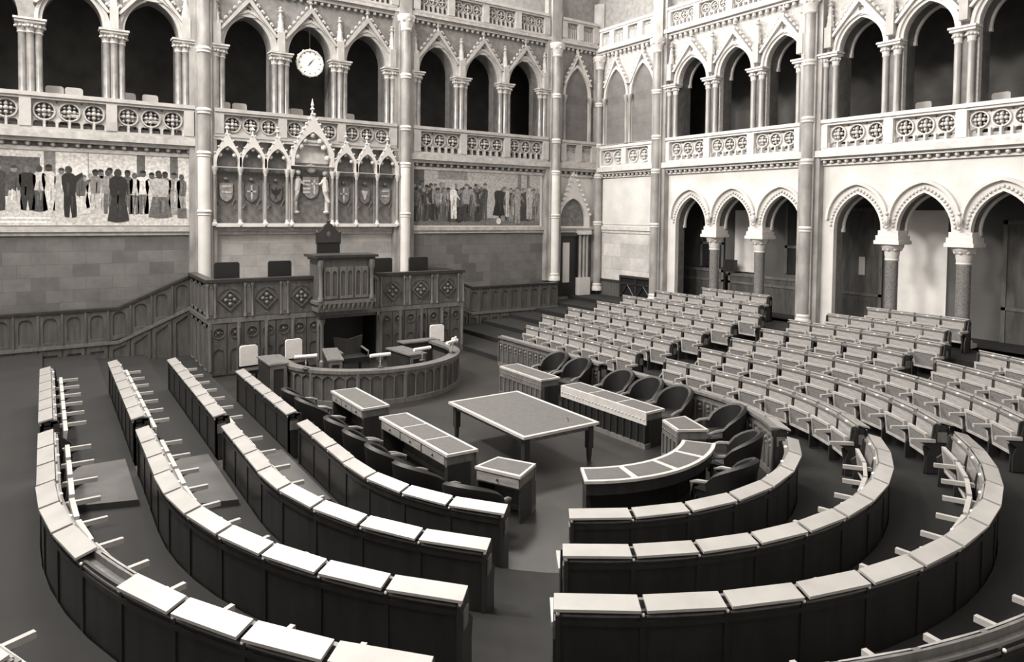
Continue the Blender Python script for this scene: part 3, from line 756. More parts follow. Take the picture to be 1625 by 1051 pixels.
rectm(bb, 1.15, 1.18, 5.2, 6.72, 150, -.024)
fl = [(-2.2, .45, 60, 48, 120, 1), (-1.7, .5, 150, 84, 160, 1.3), (-1.15, .5, 60, 60, 130, 1), (-.75, .42, 180, 72, 120, 1.3), (-.42, .5, 48, 40, 100, 1), (-.12, .4, 72, 180, 60, 1.3), (.12, .42, 190, 190, 60, 1), (.45, .45, 180, 170, 110, 1.3), (1.5, .3, 170, 150, 100, 1), (1.75, .3, 190, 120, 60, 1)]
for x, w, a_, c_, h_, sk in fl: person(bb, x, 4.85+random.uniform(-.05, .05), 6.25+random.uniform(-.08, .1), w*1.25, (a_, c_, h_), 0, sk, random.choice((0, 1, -1)), -.026)
rectm(bb, -1.3, .15, 4.62, 4.68, 240, -.027); rectm(bb, -1.3, .05, 4.5, 4.55, 240, -.027)
x = 1.0
for i in range(5):
    person(bb, 1.05+i*.16, 4.95, 6.0+.08*(i % 2), .36, (200 if i % 2 else 170, 180, 150), 0, 1.3, 0, -.025)
for x, w, a_, c_, h_, sk, ar in ((1.35, .4, 180, 120, 60, 1, 0), (1.7, .4, 96, 130, 72, 1, -1), (1.95, .42, 84, 96, 60, 1, 0), (2.25, .42, 84, 84, 60, 1, 0), (2.45, .4, 96, 180, 84, 1, 0), (2.7, .5, 110, 200, 84, 1, 1), (2.95, .5, 190, 190, 84, 1.3, 0), (3.15, .55, 150, 72, 72, 1.3, 1), (3.35, .5, 120, 120, 60, 1, 0), (3.62, .5, 140, 150, 96, 1.3, 0), (3.85, .4, 150, 96, 72, 1, 0)):
    person(bb, x, 4.78, 6.18+random.uniform(-.06, .06), w*1.1, (a_, c_, h_), 0, sk, ar, -.028)
person(bb, .68, 4.66, 6.28, .58, (36, 36, 60), -.03, 1.0, 2, -.031)
person(bb, .95, 4.75, 6.05, .42, (190, 84, 72), 0, 1.35, 2, -.030)
person(bb, 1.98, 4.52, 6.25, .74, (48, 40, 48), 0, 1.35, 0, -.034)
person(bb, 3.2, 4.66, 6.2, .85, (96, 170, 60), -.02, 1.4, 0, -.033)
rectm(bb, 3.72, 4.0, 4.68, 5.0, 96, -.035)
b.build('frame_backing', M_STONE, root); bb.build('canvas', None, root, smooth=False)
root = thing('mural_painting', (0, YB-.03, 0), 0, 'dark mural of a crowd around a pale figure, right of the niches', 'painting')
b = MB(); b.box(12.3, 18.95, -.02, .02, 4.38, 6.78); bb = MB()
rectm(bb, 12.4, 18.85, 4.42, 6.74, 168, -.022); rectm(bb, 12.4, 18.85, 4.42, 4.75, 108, -.0225)
rectm(bb, 12.4, 12.95, 4.7, 6.74, 84, -.023); rectm(bb, 13.6, 15.0, 6.35, 6.74, 132, -.023); rectm(bb, 17.6, 17.8, 5.5, 6.7, 120, -.023); rectm(bb, 18.1, 18.25, 5.5, 6.7, 110, -.023)
for i in range(30):
    x = 12.5+i*.115+random.uniform(-.04, .04)
    person(bb, x, 4.62+random.uniform(-.08, .08), 6.1+random.uniform(-.18, .18), .42, (random.choice((48, 60, 84, 96)), random.choice((60, 72, 96, 132)), random.choice((120, 144, 96))), random.uniform(-.04, .04), random.choice((1, 1.3)), random.choice((0, 1, -2, 2)), -.024-.0001*i)
for i in range(13):
    x = 16.75+i*.16+random.uniform(-.03, .03)
    person(bb, x, 4.62, 6.1+random.uniform(-.1, .15), .42, (random.choice((60, 96, 130)), random.choice((72, 120, 150)), 150), 0, random.choice((1, 1.3)), random.choice((0, 1)), -.024-.0001*i)
person(bb, 14.35, 4.7, 6.15, .5, (216, 216, 180), -.03, 1.0, 1, -.031)
person(bb, 14.95, 4.6, 6.2, .5, (60, 140, 160), 0, 1.3, 2, -.031)
person(bb, 16.6, 4.85, 6.15, .75, (36, 44, 180), .02, 1.4, 0, -.031)
person(bb, 17.05, 4.8, 6.15, .3, (190, 180, 160), 0, 1.0, 0, -.032)
person(bb, 17.6, 4.5, 6.15, .5, (150, 140, 150), 0, 1.0, 0, -.032)
person(bb, 18.25, 4.7, 6.2, .55, (170, 170, 180), 0, 1.0, 0, -.032)
bb.use(grey(200)); bb.add([(16.6+.13*math.cos(2*PI*i/12), -.034, 4.62+.14*math.sin(2*PI*i/12)) for i in range(12)], [list(range(12))])
b.build('frame_backing', M_STONE, root); bb.build('canvas', None, root, smooth=False)

# =================================================================== CLOCK, GALLERY CHAIRS
root = thing('wall_clock', (8.2, YB-.1, 10.42), 0, 'round white clock hanging in the middle arch of the upper gallery', 'clock')
def disk(b, r, y0, y1, n=32, sc_=1): b.slab(circle(0, 0, r, n), [], y0, y1)
b = MB(); b.slab(circle(0, 0, .5, 36), [circle(0, 0, .44, 36)], -.07, .05)
for i in range(12): a = PI*i/6; b.ball(.49*math.cos(a), -.02, .49*math.sin(a), .045, 6)
b.build('clock_rim', M_STONE2, root)
b = MB(); disk(b, .45, -.03, .04); b.build('clock_face', M_CLOCK, root)
b = MB()
for i in range(12):
    a = PI*i/6; c_, s_ = math.cos(a), math.sin(a)
    b.slab([(.36*c_-.015*s_, .36*s_+.015*c_), (.41*c_-.02*s_, .41*s_+.02*c_), (.41*c_+.02*s_, .41*s_-.02*c_), (.36*c_+.015*s_, .36*s_-.015*c_)], [], -.035, -.03)
b.build('hour_marks', M_INK, root)
for L, a, w in ((.27, R(52), .018), (.16, R(232), .02)):
    b = MB(); c_, s_ = math.cos(a), math.sin(a)
    b.slab([(-w*s_, w*c_), (L*c_, L*s_), (w*s_, -w*c_)], [], -.05, -.04); b.build('clock_hand', M_INK, root)
b = MB(); b.tube([(0, .0, .48), (0, .0, 1.35)], .015); b.build('hanging_rod', M_IRON, root)
def make_gchair():
    root = thing('gallery_chair', (0, 0, 0), 0, '-', 'chair')
    b = MB()
    n = 8; pts = [(-.25, 0), (.25, 0)]+[(.25-.08+.08*math.cos(PI/2*i/4), .42+.08*math.sin(PI/2*i/4)) for i in range(5)]+[(-.17+.08*math.cos(PI/2+PI/2*i/4), .42+.08*math.sin(PI/2+PI/2*i/4)) for i in range(5)]
    b.slab([(x, z+.95) for x, z in pts], [], .2, .28); b.build('backrest', M_WHITE, root)
    b = MB(); b.box(-.25, .25, -.28, .24, .42, .52); b.build('seat', M_WHITE, root)
    for sx in (-1, 1):
        b = MB(); b.box(sx*.22-.025, sx*.22+.025, .2, .26, 0, 1.0); b.build('leg', M_WOODD, root)
        b = MB(); b.box(sx*.22-.025, sx*.22+.025, -.26, -.2, 0, .45); b.build('leg', M_WOODD, root)
    return root
gc = make_gchair(); used = False
gnames = ['pale gallery chair in the second arch from the left, its left one', 'pale gallery chair in the second arch from the left, its right one', 'pale gallery chair in the arch left of the first column, its left one', 'pale gallery chair in the arch left of the first column, its right one',
          'pale gallery chair in the arch left of the clock, its left one', 'pale gallery chair in the arch left of the clock, its right one', 'pale gallery chair under the clock, half behind the pier', 'pale gallery chair directly under the clock', 'pale gallery chair in the arch right of the clock',
          'pale gallery chair just right of the second tall column', 'pale gallery chair behind the pier over the dark painting']
for x, n_ in zip((.29, .87, 2.41, 3.1, 5.42, 5.98, 7.62, 8.12, 10.2, 13.07, 15.15), gnames):
    place(gc, used, (x, YB+1.0, 7.45), random.uniform(-.15, .15), n_, 'chair', None); used = True
for y, n_ in ((11.35, 'right wall, second arch right of the middle column'), (9.45-.3, 'right wall, arch at the picture edge')):
    place(gc, True, (XR+1.1, y, 7.25), -PI/2, 'pale gallery chair on the '+n_, 'chair', None)
root = thing('wall_cabinet', (XR+3.55, 19.3, 7.25), -PI/2, 'grey cabinet against the gallery wall behind the second far arch', 'cabinet')
b = MB(); b.box(-.8, .8, -.5, 0, 0, 2.3); b.build('cabinet_body', M_GREYP, root)
b = MB(); b.ball(.1, -.52, 1.9, .08, 6); b.build('knob', M_CAP, root)
# =================================================================== WAINSCOT AND STAIR PARAPETS
def arch_panel(b, x0, x1, z0, z1, y, d=.03, rise=None):
    """raised frame with an arched sunk field, flat on a plane facing -y"""
    w = (x1-x0)/2; cx = (x0+x1)/2
    iw = w*.72
    b.slab([(x0, z0), (x1, z0), (x1, z1), (x0, z1)], [arch(cx, iw, z1-iw*1.25-.08*(z1-z0), iw*1.1, 5, z0+.1*(z1-z0))], y-d, y)
WY = 24.8
def slope_z(x, pts):
    for (xa, za), (xb, zb) in zip(pts[:-1], pts[1:]):
        if xa <= x <= xb: return za+(zb-za)*(x-xa)/(xb-xa)
    return pts[-1][1]
def wainscot(name, pts, mirror_dx, label, cat, n, y0=WY):
    root = thing(name, (0, y0, 0), 0, label, cat)
    xs = [p[0] for p in pts]
    b = MB(); b.slab([(xs[0], 0)]+[(xs[-1], 0)]+[(p[0], p[1]-.03) for p in reversed(pts)], [], 0, .12); b.build('backing', M_WOOD, root)
    b = MB()
    for (xa, za), (xb, zb) in zip(pts[:-1], pts[1:]):
        b.slab([(xa, za-.05), (xb, zb-.05), (xb, zb+.03), (xa, za+.03)], [], -.1, .18)
    b.build('handrail', M_WOODD, root)
    b = MB()
    for (xa, za), (xb, zb) in zip(pts[:-1], pts[1:]):
        b.slab([(xa, za-1.12), (xb, zb-1.12), (xb, zb-1.02), (xa, za-1.02)], [], -.09, 0)
    b.build('skirt_rail', M_WOODM, root)
    step = (xs[-1]-xs[0])/n
    b = MB(); c_ = MB()
    for i in range(n):
        a = xs[0]+step*i+.02; e = a+step-.04
        za, ze = slope_z(a, pts), slope_z(e, pts); zc = (za+ze)/2
        w = (e-a)/2; iw = w*.62; cx = (a+e)/2
        top = zc-.34-.0; bot = zc-.92
        b.slab([(a, za-1.02), (e, ze-1.02), (e, ze-.06), (a, za-.06)], [arch(cx, iw, top, iw*.9, 5, bot)], -.05, 0)
        b.box(a-.05, a+.01, -.09, 0, za-1.02, za-.06)
        if zc-1.15 > .35:
            c_.slab([(a, .04), (e, .04), (e, ze-1.14), (a, za-1.14)], [[(a+.1, .15), (e-.1, .15), (e-.1, ze-1.3), (a+.1, za-1.3)]], -.05, 0)
    b.build('upper_panelling', M_WOOD, root); c_.build('lower_panelling', M_WOOD, root)
    return root
wainscot('stair_parapet', [(-4.4, 1.8), (1.87, 1.86), (4.0, 2.82)], 0, 'panelled oak stair parapet climbing from the left to the rostrum', 'parapet', 14)
wainscot('stair_parapet', [(12.45, 2.82), (14.7, 1.86), (19.2, 1.86)], 0, 'dark panelled oak parapet right of the rostrum under the plain wall', 'parapet', 13)
root = thing('wall_panelling', (XR-.05, 24.1, 0), -PI/2, 'plain low oak panelling in the corner bay beside the grille', 'panelling')
b = MB(); b.box(-1.5, 2.4, 0, .04, .9, 1.85); b.build('board', M_WOOD, root)
b = MB(); b.box(-1.5, 2.4, -.05, .04, 1.8, 1.9); b.build('cap_rail', M_WOODD, root)

# =================================================================== ROSTRUM
DY = 21.8; DX0, DX1 = 3.95, 12.5; DC = 8.23
root = thing('rostrum', (DC, DY, 0), 0, 'long carved oak rostrum with quatrefoil panels below the niches', 'rostrum')
hw = (DX1-DX0)/2
b = MB()
b.box(-hw, -.85, 0, WY-DY-.02, 0, 1.7); b.box(1.0, hw, 0, WY-DY-.02, 0, 1.7); b.box(-.85, 1.0, 1.2, WY-DY-.02, 0, 1.7); b.box(-.85, 1.0, 0, 1.2, 1.5, 1.7)
b.build('base_block', M_WOOD, root)
b = MB(); b.prism([(-hw-.05, -.06), (hw+.05, -.06), (hw+.05, WY-DY), (hw-.0, WY-DY), (hw-.0, .1), (-hw, .1), (-hw, WY-DY), (-hw-.05, WY-DY)], 1.6, 1.74); b.build('ledge', M_WOODM, root)
b = MB(); b.box(-hw, hw, 0, .1, 1.7, 2.82); b.box(-hw, -hw+.1, .1, WY-DY-.02, 1.7, 2.82); b.box(hw-.1, hw, .1, WY-DY-.02, 1.7, 2.82); b.build('parapet', M_WOOD, root)
for sg in (-1, 1):
    b = MB(); pl = [(sg*1.0, -.1), (sg*(hw+.08), -.1), (sg*(hw+.08), WY-DY), (sg*(hw-.2), WY-DY), (sg*(hw-.2), .2), (sg*1.0, .2)]
    b.prism(pl, 2.8, 2.9); b.build('top_rail', M_WOODD, root)
def qpanel(cx, w, parent):
    b = MB()
    z0, z1 = 1.76, 2.78; cz = 2.27; r_ = min(w*.42, .36)
    dia = [(cx-r_, cz), (cx, cz-r_), (cx+r_, cz), (cx, cz+r_)]
    b.slab([(cx-w/2, z0), (cx+w/2, z0), (cx+w/2, z1), (cx-w/2, z1)], [arch(cx, w*.42, cz, w*.42, 6, z0+.1)], -.03, 0)
    b.slab(dia, [[(cx-r_*.8, cz), (cx, cz-r_*.8), (cx+r_*.8, cz), (cx, cz+r_*.8)]], -.06, 0)
    b.build('carved_panel', M_WOOD, parent)
    b = MB()
    for q in range(4): b.ball(cx+r_*.36*math.cos(q*PI/2), -.03, cz+r_*.36*math.sin(q*PI/2), r_*.2, 8)
    b.ball(cx, -.04, cz, r_*.12, 6)
    for sx in (-1, 1): b.ball(cx, -.02, cz+sx*r_*1.25, .03, 6)
    b.build('rosette', M_WOODM, parent)
def posts(cx, z0, z1, parent, y=0, w=.13):
    b = MB()
    for sx in (-1, 1):
        b.lathe([(.05, z0), (.05, z0+.08), (.032, z0+.12), (.032, z1-.12), (.055, z1-.06), (.055, z1)], cx+sx*w*.8, y-.06, 8)
    b.box(cx-w*.35, cx+w*.35, y-.05, y, z0, z1); b.slab(arch(cx, w*.5, z1-.2, .12, 4, z0+.1), [arch(cx, w*.35, z1-.2, .09, 4, z0+.12)], y-.07, y-.04)
    b.build('baluster_pair', M_WOODM, parent)
for sx in (-1, 1):
    for i in range(3): qpanel(sx*(1.55+1.06*i), .8, root)
    for i in range(4): posts(sx*(1.02+1.06*i), 1.76, 2.78, root)
def lowpanel(x0, x1, parent):
    b = MB(); cx = (x0+x1)/2; w = (x1-x0)/2
    b.slab([(x0, .05), (x1, .05), (x1, 1.58), (x0, 1.58)], [circle(cx, 1.3, w*.66, 14), circle(cx, .98-.0, w*.0+.001, 3) if False else arch(cx, w*.7, .66, w*.75, 5, .15)], -.04, 0)
    b.slab(circle(cx, 1.3, w*.8, 16), [circle(cx, 1.3, w*.68, 16)], -.07, -.04)
    b.ball(cx, -.0, 1.3, w*.3, 8)
    for q in range(5): b.ball(cx+w*.42*math.cos(q*2*PI/5), -.0, 1.3+w*.42*math.sin(q*2*PI/5), w*.18, 6)
    b.build('lower_panel', M_WOOD, parent)
n = 7; xs0 = -hw+.05
for i in range(n):
    a = -hw+.04+i*(hw-.95)/n; lowpanel(a+.02, a+(hw-.95)/n-.02, root)
    a = 1.1+i*(hw-1.15)/n; lowpanel(a+.02, a+(hw-1.15)/n-.02, root)
for i in range(5):
    for sgn in (-1, 1):
        x = sgn*(1.02+i*(hw-1.05)/4)
        b = MB(); b.box(x-.05, x+.05, -.09, 0, 0, 1.6); b.lathe([(.04, .2), (.04, 1.45)], x, -.1, 8); b.build('buttress', M_WOODM, root)
# return side of the rostrum, left
b = MB()
for i in range(4):
    y0 = .12+i*.72
    for z0, z1 in ((1.8, 2.74), (.1, 1.55)):
        b.add([], [])
        b.box(-hw-.03, -hw, y0, y0+.08, z0, z1); b.box(-hw-.03, -hw, y0+.5, y0+.58, z0, z1); b.box(-hw-.03, -hw, y0, y0+.58, z0, z0+.08); b.box(-hw-.03, -hw, y0, y0+.58, z1-.08, z1)
b.build('side_panelling', M_WOODM, root)
# dark recess below the pulpit
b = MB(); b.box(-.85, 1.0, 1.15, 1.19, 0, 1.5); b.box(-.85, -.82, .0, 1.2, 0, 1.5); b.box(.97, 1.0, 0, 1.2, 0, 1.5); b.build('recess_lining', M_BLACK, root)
for sx in (-.93, 1.08):
    b = MB(); b.lathe([(.1, 0), (.1, .15), (.06, .2), (.06, 1.3), (.11, 1.42), (.11, 1.5)], sx, -.16, 10); b.build('post', M_WOODM, root)
# president's pulpit
root = thing('pulpit', (7.93, 21.2, 0), 0, 'taller carved pulpit projecting from the middle of the rostrum', 'pulpit')
pw = .88
b = MB(); b.box(-pw, pw, 0, .9, 2.12, 3.45); b.build('body', M_WOOD, root)
b = MB(); b.box(-pw-.16, pw+.16, -.14, 1.0, 3.5, 3.58); b.box(-pw-.08, pw+.08, -.07, .9, 3.42, 3.5); b.build('top_board', M_WOODD, root)
b = MB(); b.box(-pw-.1, pw+.1, -.1, .9, 2.04, 2.14)
for i in range(12): b.slab([(-pw-.05+i*.157, 1.86), (-pw+.07+i*.157, 2.04), (-pw-.05+i*.157, 2.04)], [], -.09, -.02)
b.box(-pw-.04, pw+.04, -.02, .6, 1.8, 2.04)
b.build('carved_frieze', M_WOODM, root)
for i in range(3):
    cx = -.5+i*.5
    for s_ in (-1, 1):
        b = MB(); b.slab([(cx+s_*.115-.11, 2.2), (cx+s_*.115+.11, 2.2), (cx+s_*.115+.11, 3.2), (cx+s_*.115-.11, 3.2)], [arch(cx+s_*.115, .07, 2.98, .1, 5, 2.28)], -.05, 0); b.build('lancet_panel', M_WOODM, root)
for sx in (-1, 1):
    b = MB(); b.lathe([(.09, 2.14), (.09, 2.25), (.06, 2.3), (.06, 3.1), (.1, 3.2), (.1, 3.42)], sx*(pw-.04), -.06, 10); b.build('corner_post', M_WOODM, root)
root = thing('president_chair', (8.2, 23.6, 1.72), 0, 'high dark president chair with a gabled wooden crest behind the pulpit', 'chair')
b = MB(); b.box(-.4, .4, .0, .1, .3, 2.2); b.build('backrest', M_BLACK, root)
b = MB(); b.slab([(-.42, 2.15), (.42, 2.15), (.42, 2.42), (.1, 2.78), (0, 2.84), (-.1, 2.78), (-.42, 2.42)], [circle(0, 2.45, .1, 10)], -.04, .12); b.ball(0, .04, 2.88, .06, 8)
for sx in (-1, 1): b.lathe([(.05, 2.1), (.05, 2.45), (.07, 2.5), (.01, 2.6)], sx*.4, .04, 8)
b.build('crest', M_WOODD, root)
b = MB(); b.box(-.38, .38, -.55, 0, .42, .55); b.build('seat', M_BLACK, root)
for sx in (-1, 1):
    b = MB(); b.box(sx*.38-.04, sx*.38+.04, -.55, .05, 0, .75); b.build('side_frame', M_WOODD, root)
def make_dchair():
    root = thing('rostrum_chair', (0, 0, 0), 0, '-', 'chair')
    b = MB(); b.slab([(-.37, .55), (.37, .55), (.37, 1.55), (.33, 1.6), (-.33, 1.6), (-.37, 1.55)], [], 0, .1); b.build('backrest', M_BLACK, root)
    b = MB(); b.box(-.35, .35, -.55, 0, .42, .55); b.build('seat', M_BLACK, root)
    for sx in (-1, 1):
        for y in (-.5, .02):
            b = MB(); b.box(sx*.32-.03, sx*.32+.03, y-.03, y+.03, 0, .5 if y < 0 else .7); b.build('leg', M_WOODD, root)
    return root
dc = make_dchair(); used = False
for x, n_ in ((4.72, 'leftmost of four'), (6.35, 'second from left, left of the pulpit'), (9.93, 'just right of the pulpit'), (11.35, 'rightmost of four')):
    place(dc, used, (x, 22.95, 1.72), 0, 'dark leather chair back on the rostrum, '+n_, 'chair', None); used = True

# =================================================================== STENOGRAPHERS' ENCLOSURE
root = thing('curved_rail_desk', (7.75, 18.6, 0), 0, 'bow-fronted carved bench with blind arches in front of the rostrum', 'desk')
A_, B_ = 2.5, 2.15
def el(th, off=0): return ((A_+off)*math.cos(th), (B_+off)*math.sin(th))
N = 22; th0, th1 = R(184), R(356)
path = [(-A_, 1.2)]+[el(th0+(th1-th0)*i/N) for i in range(N+1)]+[(A_, 1.2)]
def offp(path, off):
    out = []
    for i, p in enumerate(path):
        a = path[max(i-1, 0)]; c = path[min(i+1, len(path)-1)]
        dx, dy = c[0]-a[0], c[1]-a[1]; L = math.hypot(dx, dy); out.append((p[0]+dy/L*off, p[1]-dx/L*off))
    return out
def band(b, path, o0, o1, z0, z1):
    a = offp(path, o0); c = offp(path, o1); n = len(path)
    vs = [(p[0], p[1], z) for z in (z0, z1) for q in (a, c) for p in q]
    fs = []
    for i in range(n-1):
        fs += [(i, i+1, n+i+1, n+i), (2*n+i, 3*n+i, 3*n+i+1, 2*n+i+1), (i, 2*n+i, 2*n+i+1, i+1), (n+i, n+i+1, 3*n+i+1, 3*n+i)]
    fs += [(0, n, 3*n, 2*n), (n-1, 3*n-1, 4*n-1, 2*n-1)]
    b.add(vs, fs)
b = MB(); band(b, path, -.06, 0, 0, .82); b.build('front_panel', M_WOOD, root)
b = MB(); band(b, path, -.22, .08, .82, .9); b.build('top_rail', M_WOODM, root)
b = MB(); band(b, path, 0, .08, 0, .12); b.build('skirting', M_WOODM, root)
b = MB(); c_ = MB()
fp = offp(path, .03)
acc = []
dd = [0]
for p, q in zip(path[:-1], path[1:]): dd.append(dd[-1]+math.hypot(q[0]-p[0], q[1]-p[1]))
def at(s, off=0):
    pp = offp(path, off)
    for i in range(len(dd)-1):
        if dd[i] <= s <= dd[i+1]+1e-6:
            f_ = (s-dd[i])/(dd[i+1]-dd[i]); return (pp[i][0]+(pp[i+1][0]-pp[i][0])*f_, pp[i][1]+(pp[i+1][1]-pp[i][1])*f_)
    return pp[-1]
NP = 32; tot = dd[-1]
for i in range(NP+1):
    s_ = tot*i/NP; x, y = at(s_, .035); big = i % 4 == 0
    w = .05 if big else .018
    b.lathe([(w, .12), (w, .82)], x, y, 6)
for i in range(NP):
    s0, s1 = tot*i/NP, tot*(i+1)/NP
    # small pointed arch head between the mullions
    for j in range(4):
        for sg in (0, 1):
            fa, fb = (j/8, (j+1)/8) if sg == 0 else (1-j/8, 1-(j+1)/8)
            za, zb = .62+.13*math.sqrt(j/4), .62+.13*math.sqrt((j+1)/4)
            pa, pb = at(s0+(s1-s0)*fa, .04), at(s0+(s1-s0)*fb, .04)
            c_.add([(pa[0], pa[1], za), (pb[0], pb[1], zb), (pb[0], pb[1], .82), (pa[0], pa[1], .82)], [(0, 1, 2, 3)])
b.build('mullion', M_WOODM, root); c_.build('arch_heads', M_WOODM, root)
def box_desk(name, x, y, rz, w, d, h, label, top=M_BAIZE, slope=0):
    root = thing(name, (x, y, 0), rz, label, 'desk')
    b = MB(); b.prism([(-w/2, -d/2), (w/2, -d/2), (w/2, d/2), (-w/2, d/2)], 0, h); b.build('carcass', M_WOODD, root)
    b = MB(); b.slab([(-w/2, .02), (w/2, .02), (w/2, h), (-w/2, h)], [[(-w/2+.08, .12), (w/2-.08, .12), (w/2-.08, h-.1), (-w/2+.08, h-.1)]], -d/2-.025, -d/2); b.build('front_frame', M_WOODM, root)
    b = MB(); b.box(-w/2-.04, w/2+.04, -d/2-.04, d/2+.04, h, h+.04); b.build('top', M_WOODM, root)
    b = MB(); b.box(-w/2+.04, w/2-.04, -d/2+.04, d/2-.04, h+.04, h+.048); b.build('leather_inset', top, root)
    return root
box_desk('side_cabinet', 4.98, 18.75, 0, .42, 1.2, .95, 'narrow dark cabinet at the left end of the bow-fronted bench')
box_desk('clerk_desk', 6.75, 19.1, R(-14), .36, 1.7, .86, 'long narrow clerk desk inside the bow-fronted bench, left of the dark recess')
box_desk('clerk_desk', 8.75, 18.5, R(6), .5, 1.3, .86, 'narrow clerk desk inside the bow-fronted bench, right of the dark recess')
box_desk('clerk_desk', 9.8, 19.8, R(90), .4, 1.2, .86, 'small clerk desk inside the bow-fronted bench, under the right white chair')
root = thing('speaker_lectern', (7.75, 20.2, 0), 0, 'dark open armchair in the recess under the pulpit', 'chair')
b = MB(); b.box(-.4, .4, -.35, .35, .4, .55); b.build('seat', M_BLACK, root)
b = MB(); b.slab([(-.38, .55), (.38, .55), (.45, 1.1), (0, 1.0), (-.45, 1.1)], [], .28, .38); b.build('backrest', M_WOODD, root)
for sx in (-1, 1):
    b = MB(); b.tube([(sx*.4, -.3, 0), (sx*.4, -.3, .7), (sx*.42, .3, .75)], .035); b.build('arm', M_WOODM, root)
    b = MB(); b.box(sx*.38-.03, sx*.38+.03, .28, .36, 0, .55); b.build('leg', M_WOODD, root)
root.name = 'recess_armchair'
def make_lamp():
    root = thing('desk_lamp', (0, 0, 0), 0, '-', 'lamp')
    b = MB(); b.lathe([(.09, 0), (.09, .02), (.03, .05), (.01, .06)], 0, 0, 12); b.build('lamp_base', M_IRON, root)
    b = MB(); b.tube([(0, 0, .04), (0, 0, .3)], .013); b.ball(0, 0, .16, .025, 6); b.build('stem', M_TRIMW, root)
    b = MB(); b.tube([(-.28, 0, .33), (.28, 0, .33)], .045, 10); b.build('lamp_shade', M_WHITE, root)
    return root
lp = make_lamp(); used = False
for (x, y), rz, n_ in (((5.5, 17.55), -.1, 'leftmost'), ((7.19, 16.75), 0, 'in the middle of the bow'), ((8.5, 16.95), .2, 'right of the middle'), ((9.7, 17.45), .5, 'at the right end')):
    place(lp, used, (x, y, .9), rz, 'small lamp with tubular white shade on the bow-fronted bench, '+n_, 'lamp', None); used = True
b = MB(); b.tube([(0, 0, 0), (.02, 0, .15), (.05, 0, .35)], .02)
for i in range(9): a = i*.7; b.ball(.05+.12*math.cos(a), .06*math.sin(a), .3+.1*math.sin(a*1.7), .045, 6)
tag(b.build('ornamental_stand', M_TRIMW, None, loc=(9.78, 17.6, .9)), 'small ornamental metal stand on the right end of the bow-fronted bench', 'ornament')
def make_wchair():
    root = thing('upholstered_chair', (0, 0, 0), 0, '-', 'chair')
    n = 5; w = .25
    pts = [(-w, .56), (w, .56)]+[(w-.07+.07*math.cos(PI/2*i/4), 1.06+.07*math.sin(PI/2*i/4)) for i in range(5)]+[(-w+.07+.07*math.cos(PI/2+PI/2*i/4), 1.06+.07*math.sin(PI/2+PI/2*i/4)) for i in range(5)]
    b = MB(); b.slab(pts, [], -.04, .03); b.build('backrest', M_WHITE, root)
    b = MB(); b.slab([(-w-.03, .5), (w+.03, .5), (w+.03, 1.12), (w, 1.16), (-w, 1.16), (-w-.03, 1.12)], [], .03, .06); b.build('back_frame', M_WOODD, root)
    b = MB(); b.box(-w, w, -.5, 0, .42, .52); b.build('seat', M_BLACK, root)
    for sx in (-1, 1):
        for y in (-.46, .03):
            b = MB(); b.box(sx*(w-.02)-.025, sx*(w-.02)+.025, y-.025, y+.025, 0, .5); b.build('leg', M_WOODD, root)
    return root
wc = make_wchair(); used = False
for x, y, rz, n_ in ((4.75, 20.35, .12, 'left of the bow-fronted bench, nearest the left desk rows'), (6.12, 20.7, .1, 'behind the left end of the bow-fronted bench'), (11.05, 20.95, -.1, 'at the right end of the bow-fronted bench')):
    place(wc, used, (x, y, 0), rz, 'white padded chair, '+n_, 'chair', None); used = True

# =================================================================== TABLES ON THE FLOOR
root = thing('centre_table', (8.23, 11.85, 0), 0, 'large rectangular leather-topped table in the middle of the floor', 'table')
tw, tl = .92, 1.45
b = MB(); b.slab([(-tw, -tl), (tw, -tl), (tw, tl), (-tw, tl)], [[(-tw+.07, -tl+.07), (tw-.07, -tl+.07), (tw-.07, tl-.07), (-tw+.07, tl-.07)]], 0, .05)
b.v = [(x, z, .785-y) for x, y, z in b.v]; b.build('top_edge', M_TRIMW, root)
b = MB(); b.box(-tw+.07, tw-.07, -tl+.07, tl-.07, .735, .78); b.build('leather_inset', M_BAIZE, root)
b = MB(); b.box(-tw+.1, tw-.1, -tl+.1, -tl+.14, .63, .735); b.box(-tw+.1, tw-.1, tl-.14, tl-.1, .63, .735); b.box(-tw+.1, -tw+.14, -tl+.1, tl-.1, .63, .735); b.box(tw-.14, tw-.1, -tl+.1, tl-.1, .63, .735); b.build('apron', M_WOODM, root)
for sx in (-1, 1):
    for sy in (-1, 1):
        x, y = sx*(tw-.14), sy*(tl-.14)
        b = MB(); b.prism([(x-.06, y-.06), (x+.06, y-.06), (x+.06, y+.06), (x-.06, y+.06)], .25, .735); b.lathe([(.035, 0), (.05, .05), (.06, .25)], x, y, 8); b.build('leg', M_WOODD, root)
b = MB(); b.tube([(.35, -1.1, .785), (.36, -1.1, .83), (.33, -1.08, .87)], .008); tag(b.build('pen_stand', M_IRON, None, loc=(8.23+.05, 11.85, 0)), 'tiny dark pen stand on the near part of the centre table', 'pen')
